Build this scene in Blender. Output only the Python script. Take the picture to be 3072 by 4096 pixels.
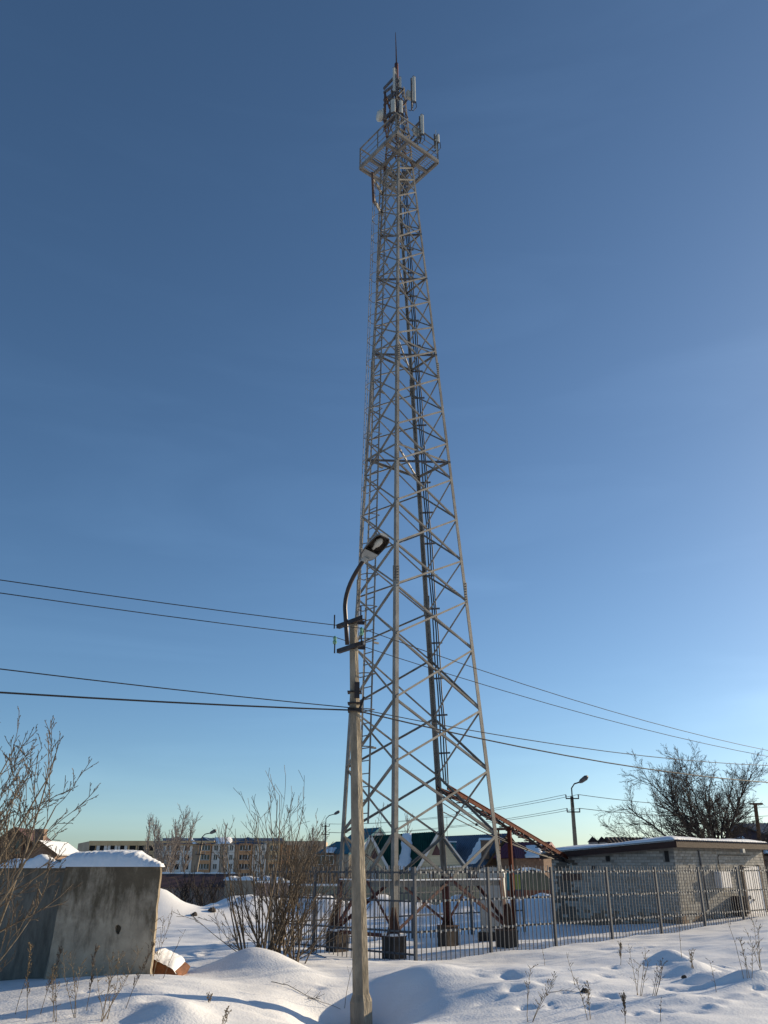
import bpy, math, random
import numpy as np
from mathutils import Vector, Matrix
from mathutils.geometry import tessellate_polygon
R = math.radians
sc = bpy.context.scene
for o in list(bpy.data.objects): bpy.data.objects.remove(o)

# ------------------------------------------------------------------ camera, sky, sun, exposure
F_PX, PITCH, EYE = 3271.0, R(23.46), 2.0
cam_d = bpy.data.cameras.new('camera'); cam = bpy.data.objects.new('camera', cam_d); sc.collection.objects.link(cam)
cam_d.sensor_fit = 'VERTICAL'; cam_d.sensor_height = 36.0; cam_d.lens = 36.0 * F_PX / 4096
cam_d.clip_start = 0.1; cam_d.clip_end = 5000
cam.location = (0, 0, EYE); cam.rotation_euler = (math.pi / 2 + PITCH, 0, 0)
sc.camera = cam
SUN_AZ, SUN_EL = R(59.5), R(16)          # azimuth measured from +Y towards +X
sdir = Vector((math.cos(SUN_EL) * math.sin(SUN_AZ), math.cos(SUN_EL) * math.cos(SUN_AZ), math.sin(SUN_EL)))
world = bpy.data.worlds.new('World'); sc.world = world; world.use_nodes = True
wn = world.node_tree; bg = wn.nodes['Background']
sky = wn.nodes.new('ShaderNodeTexSky'); sky.sky_type = 'NISHITA'; sky.sun_disc = False
sky.sun_elevation = SUN_EL; sky.sun_rotation = SUN_AZ
sky.air_density = 0.9; sky.dust_density = 2.2; sky.ozone_density = 3.0; sky.altitude = 1700
# faint cirrus: a little brighter streaks in the same sky
wtc = wn.nodes.new('ShaderNodeTexCoord'); wmp = wn.nodes.new('ShaderNodeMapping'); wmp.inputs['Scale'].default_value = (1.2, 1.2, 7.0); wmp.inputs['Rotation'].default_value = (0.12, 0.2, 0)
wnz = wn.nodes.new('ShaderNodeTexNoise'); wnz.inputs['Scale'].default_value = 1.6; wnz.inputs['Detail'].default_value = 7; wnz.inputs['Distortion'].default_value = 0.6
wrp = wn.nodes.new('ShaderNodeValToRGB'); wrp.color_ramp.elements[0].position = 0.5; wrp.color_ramp.elements[1].position = 0.85
wrp.color_ramp.elements[0].color = (1.07, 1.10, 1.04, 1); wrp.color_ramp.elements[1].color = (1.30, 1.29, 1.18, 1)
wmx = wn.nodes.new('ShaderNodeMixRGB'); wmx.blend_type = 'MULTIPLY'; wmx.inputs[0].default_value = 1.0
wn.links.new(wtc.outputs['Generated'], wmp.inputs[0]); wn.links.new(wmp.outputs[0], wnz.inputs['Vector']); wn.links.new(wnz.outputs[0], wrp.inputs[0])
# the photograph's colour rendering: a more saturated sky
wbw = wn.nodes.new('ShaderNodeRGBToBW'); wsa = wn.nodes.new('ShaderNodeVectorMath'); wsa.operation = 'SCALE'; wsa.inputs['Scale'].default_value = 1.12
wml = wn.nodes.new('ShaderNodeMath'); wml.operation = 'MULTIPLY'; wml.inputs[1].default_value = 0.12; wsu = wn.nodes.new('ShaderNodeVectorMath'); wsu.operation = 'SUBTRACT'
wn.links.new(sky.outputs[0], wbw.inputs[0]); wn.links.new(sky.outputs[0], wsa.inputs[0]); wn.links.new(wbw.outputs[0], wml.inputs[0])
wn.links.new(wsa.outputs[0], wsu.inputs[0]); wn.links.new(wml.outputs[0], wsu.inputs[1]); wn.links.new(wsu.outputs[0], wmx.inputs[1]); wn.links.new(wrp.outputs[0], wmx.inputs[2])
wn.links.new(wmx.outputs[0], bg.inputs[0]); bg.inputs[1].default_value = 0.087
sun_d = bpy.data.lights.new('sun', 'SUN'); sun = bpy.data.objects.new('sun', sun_d); sc.collection.objects.link(sun)
sun_d.energy = 5.0; sun_d.angle = R(0.5); sun_d.color = (1.0, 0.82, 0.57)
sun.rotation_euler = sdir.to_track_quat('Z', 'Y').to_euler()
sc.view_settings.view_transform = 'Standard'; sc.view_settings.look = 'None'
sc.view_settings.exposure = 0.5; sc.view_settings.gamma = 1.0; sc.view_settings.use_curve_mapping = False

# ------------------------------------------------------------------ helpers
CP, SP = math.cos(PITCH), math.sin(PITCH)
def at(px, py, d):
    """point at ground distance d that the photograph shows at pixel px, py"""
    u = (px - 1536) / F_PX; v = (2048 - py) / F_PX
    t = d / (CP - v * SP)
    return Vector((u * t, d, EYE + (SP + v * CP) * t))
W = {}
COL = sc.collection.objects
def tag(o, label=None, cat=None, group=None, kind=None):
    if label: o['label'] = label
    if cat: o['category'] = cat
    if group: o['group'] = group
    if kind: o['kind'] = kind
    return o
def thing(name, loc, label, cat, group=None):
    o = bpy.data.objects.new(name, None); COL.link(o); o.location = loc; o.empty_display_size = 0.2
    W[o.name] = Vector(loc)
    return tag(o, label, cat, group)
class MB:
    def __init__(s): s.v = []; s.f = []; s.m = []; s.mi = 0
    def add(s, vs, fs):
        b = len(s.v); s.v.extend([tuple(x) for x in vs])
        for f in fs: s.f.append(tuple(b + i for i in f)); s.m.append(s.mi)
        return s
    def box(s, c, size, rot=None):
        c = Vector(c); a, b, h = [x / 2 for x in size]
        vs = [Vector((x, y, z)) for z in (-h, h) for x, y in ((-a, -b), (a, -b), (a, b), (-a, b))]
        if rot is not None: vs = [rot @ v for v in vs]
        return s.add([v + c for v in vs], BOXF)
    def frame(s, p0, p1, up=Vector((0, 0, 1))):
        p0 = Vector(p0); p1 = Vector(p1); d = (p1 - p0).normalized(); up = Vector(up)
        if abs(d.dot(up)) > 0.98: up = Vector((1, 0, 0))
        x = d.cross(up).normalized(); y = x.cross(d).normalized()
        return p0, p1, x, y
    def prism(s, p0, p1, prof, up=Vector((0, 0, 1)), prof1=None):
        p0, p1, x, y = s.frame(p0, p1, up); n = len(prof); prof1 = prof1 or prof
        vs = [p0 + x * a + y * b for a, b in prof] + [p1 + x * a + y * b for a, b in prof1]
        fs = [(i, (i + 1) % n, n + (i + 1) % n, n + i) for i in range(n)] + [tuple(range(n - 1, -1, -1)), tuple(range(n, 2 * n))]
        return s.add(vs, fs)
    def bar(s, p0, p1, w, h, up=Vector((0, 0, 1))):
        return s.prism(p0, p1, [(-w / 2, -h / 2), (w / 2, -h / 2), (w / 2, h / 2), (-w / 2, h / 2)], up)
    def angle(s, p0, p1, ex, ey, w, t, w1=None):
        """L-section: flanges along ex and ey from the heel line p0-p1"""
        p0 = Vector(p0); p1 = Vector(p1); w1 = w1 or w
        def pr(w): return [(0, 0), (w, 0), (w, t), (t, t), (t, w), (0, w)]
        vs = [p0 + ex * a + ey * b for a, b in pr(w)] + [p1 + ex * a + ey * b for a, b in pr(w1)]
        n = 6
        fs = [(i, (i + 1) % n, n + (i + 1) % n, n + i) for i in range(n)] + [(3, 2, 1, 0), (5, 4, 3, 0), (6, 7, 8, 9), (6, 9, 10, 11)]
        return s.add(vs, fs)
    def tube(s, pts, rad, sides=6, cap=True):
        pts = [Vector(p) for p in pts]; n = len(pts)
        if not hasattr(rad, '__len__'): rad = [rad] * n
        ref = None; vs = []
        for i, p in enumerate(pts):
            d = (pts[min(i + 1, n - 1)] - pts[max(i - 1, 0)]).normalized()
            if ref is None:
                ref = d.cross(Vector((0, 0, 1)) if abs(d.z) < 0.9 else Vector((1, 0, 0))).normalized()
            x = (ref - d * ref.dot(d)).normalized(); ref = x; y = d.cross(x)
            for k in range(sides):
                a = 2 * math.pi * k / sides
                vs.append(p + (x * math.cos(a) + y * math.sin(a)) * rad[i])
        fs = [(i * sides + k, i * sides + (k + 1) % sides, (i + 1) * sides + (k + 1) % sides, (i + 1) * sides + k) for i in range(n - 1) for k in range(sides)]
        if cap: fs += [tuple(range(sides - 1, -1, -1)), tuple(range((n - 1) * sides, n * sides))]
        return s.add(vs, fs)
    def mesh(s, name, mats, origin=Vector((0, 0, 0)), smooth=False):
        me = bpy.data.meshes.new(name)
        me.from_pydata([(a - origin[0], b - origin[1], c - origin[2]) for a, b, c in s.v], [], s.f)
        mats = mats if isinstance(mats, (list, tuple)) else [mats]
        for m in mats: me.materials.append(m)
        if len(mats) > 1: me.polygons.foreach_set('material_index', s.m)
        if smooth: me.polygons.foreach_set('use_smooth', [True] * len(s.f))
        me.update(); return me
    def build(s, name, mats, parent=None, origin=None, smooth=False, label=None, cat=None, group=None, kind=None):
        org = W[parent.name] if parent is not None else Vector(origin if origin is not None else (0, 0, 0))
        o = bpy.data.objects.new(name, s.mesh(name, mats, org, smooth)); COL.link(o)
        if parent is not None: o.parent = parent
        else: o.location = org
        W[o.name] = Vector(org)
        return tag(o, label, cat, group, kind)
BOXF = [(0, 3, 2, 1), (4, 5, 6, 7), (0, 1, 5, 4), (1, 2, 6, 5), (2, 3, 7, 6), (3, 0, 4, 7)]
def inst(name, me, parent, loc, rot=None):
    """a piece that shares mesh data"""
    o = bpy.data.objects.new(name, me); COL.link(o); o.parent = parent
    o.location = Vector(loc) - W[parent.name]
    if rot is not None: o.rotation_euler = rot
    W[o.name] = Vector(loc); return o
def lerp(a, b, t): return a + (b - a) * t

# ------------------------------------------------------------------ materials
def mat(name, col, rough=0.7, metal=0.0, var=0.25, scale=6.0, bump=0.0, bscale=40.0, col2=None, stretch=None, spec=0.4):
    m = bpy.data.materials.new(name); m.use_nodes = True; nt = m.node_tree; b = nt.nodes['Principled BSDF']
    b.inputs['Roughness'].default_value = rough; b.inputs['Metallic'].default_value = metal
    b.inputs['Specular IOR Level'].default_value = spec
    tc = nt.nodes.new('ShaderNodeTexCoord'); src = tc.outputs['Object']
    if stretch:
        mp = nt.nodes.new('ShaderNodeMapping'); mp.inputs['Scale'].default_value = stretch
        nt.links.new(src, mp.inputs[0]); src = mp.outputs[0]
    n = nt.nodes.new('ShaderNodeTexNoise'); n.inputs['Scale'].default_value = scale; n.inputs['Detail'].default_value = 6; n.inputs['Roughness'].default_value = 0.65
    nt.links.new(src, n.inputs['Vector'])
    r = nt.nodes.new('ShaderNodeValToRGB'); r.color_ramp.elements[0].position = 0.32; r.color_ramp.elements[1].position = 0.68
    c2 = col2 or tuple(min(1, c * (1 + var)) for c in col); c1 = col if col2 else tuple(c * (1 - var) for c in col)
    r.color_ramp.elements[0].color = (*c1, 1); r.color_ramp.elements[1].color = (*c2, 1)
    nt.links.new(n.outputs[0], r.inputs[0]); nt.links.new(r.outputs[0], b.inputs['Base Color'])
    if bump:
        n2 = nt.nodes.new('ShaderNodeTexNoise'); n2.inputs['Scale'].default_value = bscale; n2.inputs['Detail'].default_value = 5
        nt.links.new(src, n2.inputs['Vector'])
        bp = nt.nodes.new('ShaderNodeBump'); bp.inputs['Strength'].default_value = bump; bp.inputs['Distance'].default_value = 0.02
        nt.links.new(n2.outputs[0], bp.inputs['Height']); nt.links.new(bp.outputs[0], b.inputs['Normal'])
    return m
M = {}
M['snow'] = mat('snow', (0.82, 0.825, 0.84), 0.5, var=0.04, scale=1.5, bump=0.42, bscale=26.0, spec=0.3)
M['snow_roof'] = mat('snow_on_roofs', (0.82, 0.84, 0.87), 0.6, var=0.03, scale=3, bump=0.5, bscale=14, spec=0.2)
M['steel'] = mat('weathered_grey_steel', (0.12, 0.105, 0.09), 0.6, 0.1, 0.3, 2.2, 0.2, 60, col2=(0.235, 0.23, 0.215))
M['steel_dark'] = mat('dark_steel', (0.10, 0.10, 0.11), 0.6, 0.3, 0.3, 5)
M['primer'] = mat('red_primer_paint', (0.10, 0.035, 0.028), 0.65, 0.0, 0.3, 5, 0.15)
M['rust'] = mat('rust_brown', (0.10, 0.055, 0.04), 0.8, 0.1, 0.4, 8, 0.2)
M['tray'] = mat('red_brown_tray_paint', (0.085, 0.022, 0.012), 0.85, 0.0, 0.25, 5, spec=0.1)
M['fence'] = mat('grey_fence_paint', (0.075, 0.08, 0.092), 0.55, 0.2, 0.2, 4)
M['clip'] = mat('bare_zinc_clip', (0.30, 0.30, 0.30), 0.5, 0.2, 0.15, 8)
M['arm'] = mat('black_brown_lamp_arm', (0.030, 0.022, 0.022), 0.45, 0.3, 0.4, 9)
M['lamp'] = mat('grey_lamp_housing', (0.25, 0.265, 0.27), 0.45, 0.1, 0.12, 6)
M['lamp_in'] = mat('dark_brown_reflector', (0.055, 0.045, 0.04), 0.5, 0.3, 0.5, 10)  # mottled dark brown for the lamp head interior and its rim
M['bulb'] = mat('milky_bulb', (0.42, 0.41, 0.38), 0.25, 0, 0.05, 8)
M['insul'] = mat('green_glass_insulator', (0.12, 0.30, 0.20), 0.15, 0, 0.2, 20, spec=0.7)
M['wire'] = mat('black_cable', (0.012, 0.012, 0.014), 0.6, 0, 0.2, 5)
M['pole'] = mat('pole_concrete', (0.23, 0.195, 0.15), 0.85, 0, 0.42, 7, 0.8, 30, stretch=(1, 1, 0.3))
M['pole_worn'] = mat('spalled_pole_concrete', (0.05, 0.038, 0.026), 0.9, 0, 0.45, 7, 0.9, 40, col2=(0.42, 0.36, 0.27), stretch=(1, 1, 0.22))
M['antenna'] = mat('antenna_white', (0.40, 0.41, 0.385), 0.45, 0, 0.1, 3)
M['cabinet'] = mat('cabinet_grey_blue', (0.34, 0.36, 0.36), 0.5, 0.1, 0.08, 2)
M['fascia'] = mat('brown_fascia_board', (0.034, 0.016, 0.012), 0.8, 0, 0.4, 6, 0.3, stretch=(0.3, 0.3, 3))
M['slate'] = mat('grey_slate_sheet', (0.20, 0.20, 0.21), 0.85, 0, 0.25, 4)
M['brick'] = [mat('silicate_brick_%d' % i, c, 0.9, 0, 0.16, 7, 0.3, 50) for i, c in enumerate([(0.33, 0.315, 0.285), (0.30, 0.29, 0.265), (0.36, 0.345, 0.315), (0.26, 0.24, 0.21), (0.10, 0.085, 0.07), (0.20, 0.145, 0.105)])]
M['mortar'] = mat('dirty_mortar', (0.19, 0.18, 0.165), 0.95, 0, 0.3, 5, 0.3)
M['plinth'] = mat('stained_plinth', (0.17, 0.13, 0.10), 0.95, 0, 0.35, 4, 0.4)
M['door_white'] = mat('white_painted_door', (0.66, 0.64, 0.64), 0.5, 0, 0.06, 3)
M['door_brown'] = mat('brown_door', (0.050, 0.032, 0.028), 0.6, 0, 0.3, 5)
M['plank'] = mat('yellow_plank', (0.46, 0.33, 0.15), 0.7, 0, 0.2, 5, stretch=(4, 4, 0.5))
M['black'] = mat('dark_opening', (0.012, 0.011, 0.011), 0.8, 0, 0.2, 5)
M['glass'] = mat('dark_window_glass', (0.02, 0.024, 0.03), 0.08, 0, 0.2, 2, spec=0.6)
M['bark'] = mat('bare_twig_bark', (0.12, 0.092, 0.065), 0.85, 0, 0.35, 12)
M['bark_tree'] = mat('grey_brown_twigs', (0.055, 0.044, 0.038), 0.9, 0, 0.35, 12)
M['bark_dark'] = mat('dark_twig_bark', (0.028, 0.022, 0.020), 0.9, 0, 0.35, 12)
M['bark_pale'] = mat('pale_willow_bark', (0.15, 0.12, 0.085), 0.8, 0, 0.4, 14)
M['bark_birch'] = mat('far_birch_twigs', (0.24, 0.205, 0.18), 0.9, 0, 0.2, 8)
M['weed'] = mat('dry_weed', (0.20, 0.145, 0.085), 0.9, 0, 0.3, 20)
M['weed_dark'] = mat('dark_dry_weed', (0.12, 0.088, 0.06), 0.9, 0, 0.3, 20)
M['cream'] = mat('cream_siding', (0.50, 0.46, 0.33), 0.6, 0, 0.06, 2)
M['trim'] = mat('white_house_trim', (0.60, 0.60, 0.58), 0.6, 0, 0.06, 2)
M['green'] = mat('dark_green_roof', (0.010, 0.055, 0.042), 0.75, 0, 0.25, 2, spec=0.15)
M['teal'] = mat('teal_metal_roof', (0.015, 0.13, 0.17), 0.5, 0.1, 0.2, 2)
M['blue'] = mat('blue_grey_metal_roof', (0.07, 0.10, 0.15), 0.5, 0.1, 0.2, 2)
M['maroon'] = mat('maroon_metal_roof', (0.12, 0.025, 0.045), 0.5, 0.1, 0.2, 2)
M['wood'] = mat('brown_plank_gable', (0.13, 0.075, 0.04), 0.85, 0, 0.3, 4, 0.3, stretch=(6, 6, 0.5))
M['wall_brown'] = mat('brown_brick_wall', (0.17, 0.115, 0.085), 0.9, 0, 0.3, 5)
M['wall_beige'] = mat('beige_wall', (0.27, 0.235, 0.19), 0.9, 0, 0.2, 3)
M['olive'] = mat('olive_fence_sheet', (0.24, 0.235, 0.17), 0.8, 0, 0.15, 1.0)
M['pink'] = mat('pinkish_wall', (0.36, 0.245, 0.20), 0.9, 0, 0.15, 1.0)
M['shed_roof'] = mat('dark_red_shed_roof', (0.085, 0.045, 0.045), 0.8, 0, 0.3, 2)
M['brown_fence'] = mat('brown_board_fence', (0.15, 0.065, 0.045), 0.85, 0, 0.3, 3, stretch=(6, 6, 0.4))
M['apt_white'] = mat('pale_grey_panel', (0.66, 0.62, 0.56), 0.9, 0, 0.08, 0.3)
M['apt_yellow'] = mat('ochre_panel', (0.56, 0.39, 0.21), 0.9, 0, 0.12, 0.3)
M['apt_orange'] = mat('orange_brick_panel', (0.52, 0.28, 0.14), 0.9, 0, 0.12, 0.3)
M['apt_brown'] = mat('dark_brown_brick', (0.40, 0.30, 0.21), 0.9, 0, 0.2, 0.3)
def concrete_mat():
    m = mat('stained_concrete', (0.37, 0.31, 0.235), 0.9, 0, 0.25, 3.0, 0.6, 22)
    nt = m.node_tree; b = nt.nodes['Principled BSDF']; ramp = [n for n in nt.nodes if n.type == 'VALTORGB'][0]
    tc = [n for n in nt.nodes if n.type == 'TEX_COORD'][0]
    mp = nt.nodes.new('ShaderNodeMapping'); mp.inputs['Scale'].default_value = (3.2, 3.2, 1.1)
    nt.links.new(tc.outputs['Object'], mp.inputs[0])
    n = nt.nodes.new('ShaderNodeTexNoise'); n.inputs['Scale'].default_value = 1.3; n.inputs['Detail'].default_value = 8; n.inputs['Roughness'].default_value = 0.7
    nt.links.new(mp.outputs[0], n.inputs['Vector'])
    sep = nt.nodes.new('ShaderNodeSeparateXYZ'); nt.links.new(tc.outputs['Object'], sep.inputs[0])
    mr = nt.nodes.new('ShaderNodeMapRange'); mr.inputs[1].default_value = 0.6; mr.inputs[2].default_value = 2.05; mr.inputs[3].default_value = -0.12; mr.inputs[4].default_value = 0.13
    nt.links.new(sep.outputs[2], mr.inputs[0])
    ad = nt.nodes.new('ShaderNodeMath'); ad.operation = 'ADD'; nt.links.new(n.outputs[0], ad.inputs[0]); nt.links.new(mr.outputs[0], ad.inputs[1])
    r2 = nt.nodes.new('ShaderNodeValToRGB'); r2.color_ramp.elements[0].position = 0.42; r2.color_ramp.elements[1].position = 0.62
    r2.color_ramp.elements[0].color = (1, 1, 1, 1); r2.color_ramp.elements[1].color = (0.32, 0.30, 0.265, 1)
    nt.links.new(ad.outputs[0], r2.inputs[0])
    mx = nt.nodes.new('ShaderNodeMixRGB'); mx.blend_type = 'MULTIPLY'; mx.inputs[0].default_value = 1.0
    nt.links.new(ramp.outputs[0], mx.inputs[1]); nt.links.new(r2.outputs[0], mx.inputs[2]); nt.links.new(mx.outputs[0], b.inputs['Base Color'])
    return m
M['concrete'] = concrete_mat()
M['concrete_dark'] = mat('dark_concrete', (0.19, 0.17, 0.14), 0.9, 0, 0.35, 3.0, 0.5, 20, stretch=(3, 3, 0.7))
M['footing'] = mat('footing_concrete', (0.055, 0.044, 0.037), 0.95, 0, 0.35, 4.0, 0.5, 20)  # darkened so the colour carries the building's shade on the tower footings

# ------------------------------------------------------------------ ground: snow field with banks, drifts and footprints
rng = np.random.default_rng(5)
ctrl = []
for px, py, d in [(0, 3965, 13.3), (170, 3940, 13.4), (420, 3913, 13.5), (700, 3915, 13.7), (0, 4096, 11.3), (400, 4096, 11.5), (800, 4090, 12.0), (1200, 4096, 12.6),
                  (900, 3950, 14.6), (1200, 3985, 14.8), (1380, 4060, 14.4), (1445, 4125, 14.5), (1500, 4010, 15.0),
                  (1600, 3950, 15.6), (1720, 3900, 16.2), (1850, 3885, 16.6), (2000, 3875, 17), (2300, 3870, 17.4), (2600, 3866, 18), (2900, 3835, 18.5), (3072, 3825, 18.5),
                  (1600, 4096, 13.2), (1800, 4096, 12.6), (2100, 4096, 12.3), (2400, 4096, 12.2), (2800, 4096, 12), (3072, 4096, 12),
                  (2000, 3970, 14.5), (2500, 3970, 14.4), (3000, 3960, 14.4),
                  (1668, 3846, 20.5), (1930, 3828, 22), (2195, 3800, 23.3), (2423, 3778, 24.6), (2617, 3752, 26), (2797, 3723, 27), (2953, 3708, 27.5), (3072, 3696, 28), (3300, 3680, 28)]:
    p = at(px, py, d); ctrl.append((p.x, p.y, p.z))
ctrl += [(0.3, 23.5, 0), (2, 26, 0), (4, 29, 0), (-2, 28, 0), (7, 31.5, 0.05), (10, 33, .1), (13, 36, .2), (6, 35, 0), (-3, 22, .12), (-6, 21, .15), (-5, 17, .2), (-7, 17, .2), (-8, 30, 0), (0, 35, 0), (-8, 40, 0),
         (5, 40, 0), (12, 45, 0), (-15, 20, .3), (-14, 12, .35), (20, 20, .85), (20, 32, .7), (0, 6, .3), (-8, 7, .4), (8, 7, .35), (0, 0, .3), (-12, 0, .3), (14, 0, .4), (16, 12, .4), (-20, 35, 0), (22, 45, .3), (0, 50, 0), (-20, 50, 0), (20, 52, .1)]
C = np.array(ctrl)
def _tps(r2): return np.where(r2 > 1e-9, r2 * np.log(np.maximum(r2, 1e-9)), 0)
_n = len(C); _K = _tps(((C[:, None, :2] - C[None, :, :2]) ** 2).sum(-1)) + np.eye(_n) * 0.4
_P = np.c_[np.ones(_n), C[:, :2]]; _A = np.block([[_K, _P], [_P.T, np.zeros((3, 3))]])
_wt = np.linalg.solve(_A, np.r_[C[:, 2], 0, 0, 0])
GAU = []     # x, y, amp, sx, sy, rot
def bump_px(px, py, d, amp, sx, sy, rot=0):
    p = at(px, py, d); GAU.append((p.x, p.y, amp, sx, sy, rot))
bump_px(1010, 3850, 16.6, 0.42, 0.75, 0.9, 0.3); bump_px(1180, 3900, 16.2, 0.16, 0.6, 0.7, 0)
bump_px(720, 4020, 12.2, 0.17, 0.45, 0.5, 0.2); bump_px(1330, 3990, 15.2, 0.10, 0.5, 0.5)
bump_px(1700, 3915, 15.6, 0.26, 0.8, 0.8, .2); bump_px(2120, 3895, 16.3, .15, 2.3, .75, .1); bump_px(2500, 3905, 15.8, .10, 1.0, .5, -.1); GAU.append((-.45, 14.0, -.42, .75, 1.0, 0)); bump_px(1760, 4020, 14.2, 0.10, 0.6, 0.6)
bump_px(2690, 3880, 16.6, 0.34, 0.42, 0.5, 0.3); bump_px(2790, 3930, 15.8, 0.20, 0.55, 0.30, 0.5); bump_px(2560, 3900, 16.4, 0.13, 0.6, 0.4); bump_px(2860, 3975, 14.9, .16, .55, .22, .2); bump_px(3000, 4000, 14.2, .15, .6, .2, .1)
bump_px(2900, 3900, 16.3, 0.12, 0.5, 0.4, -.3); bump_px(2090, 3920, 15.6, 0.08, 0.6, 0.5); bump_px(2300, 3950, 15.2, 0.09, 0.7, 0.45)
bump_px(2480, 3840, 20.5, 0.05, 1.2, 0.8); bump_px(2000, 3990, 14.2, 0.07, 0.5, 0.4); bump_px(480, 3950, 12.7, .06, .5, .3)
bump_px(3000, 3990, 14.0, 0.10, 0.7, 0.3, .3); bump_px(2700, 4040, 13, 0.06, 0.6, 0.3, .2)
for px, py, d, a, sx, sy, r in [(2445, 3892, 16.6, -.11, .20, .10, -.6), (2340, 3975, 14.4, -.12, .13, .11, 0), (2760, 4005, 13.9, -.12, .20, .13, -.3), (2870, 4000, 14, -.08, .30, .09, 0), (2060, 4000, 14, -.08, .16, .14, .5), (2105, 4050, 13, -.07, .09, .09, 0), (2900, 3975, 14.5, -.08, .55, .10, -.15),
                                (2130, 3880, 16.8, -.05, .3, .09, .2), (2420, 3800, 22.5, -.05, .3, .16, 0), (2460, 3815, 21.8, -.05, .2, .14, 0), (2550, 3795, 22.5, -.04, .12, .08, 0), (2600, 3795, 22.6, -.04, .12, .08, 0), (2650, 3792, 22.8, -.04, .12, .08, 0),
                                (500, 3965, 12.9, -.05, .25, .10, 0), (620, 3960, 13, -.06, .35, .1, 0), (300, 3960, 12.8, -.05, .3, .1, 0), (640, 3990, 12.6, -.05, .2, .12, .3), (1310, 3960, 15.6, -.04, .15, .10, 0), (1270, 3975, 15.3, -.04, .1, .08, 0), (800, 3830, 20, -.05, .8, .12, 0), (760, 3810, 21, -.05, .9, .14, 0), (850, 3790, 22.5, -.05, 1., .14, 0), (780, 3850, 18.6, -.04, .5, .12, 0),
                                (2600, 3975, 14.3, -.03, .1, .08, 0), (2620, 3960, 14.6, -.03, .1, .08, 0), (2830, 3905, 16, -.05, .5, .06, -.45), (2800, 3885, 16.4, -.05, .5, .05, -.5)]:
    bump_px(px, py, d, a, sx, sy, r)
_rf = random.Random(77)
for _ in range(70):
    px, py = _rf.uniform(1900, 3072), _rf.uniform(3885, 4090); q = _rf.random()
    bump_px(px, py, lerp(16.6, 12.2, (py - 3885) / 205), (-_rf.uniform(.02, .055) if q < .6 else _rf.uniform(.02, .05)), _rf.uniform(.05, .17), _rf.uniform(.05, .12), _rf.uniform(-.8, .8))
for _ in range(22):
    px, py = _rf.uniform(60, 1350), _rf.uniform(3960, 4090); bump_px(px, py, lerp(14, 11.8, (py - 3960) / 130), -_rf.uniform(.01, .035), _rf.uniform(.06, .2), _rf.uniform(.05, .1), _rf.uniform(-.6, .6))
for k in range(26):      # a line of old footprints leading to the yard
    bump_px(700 + 9 * k + _rf.uniform(-8, 8), 3862 - 5.2 * k, 18.2 + .38 * k, -.06, .13, .10, _rf.uniform(-.5, .5))
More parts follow.
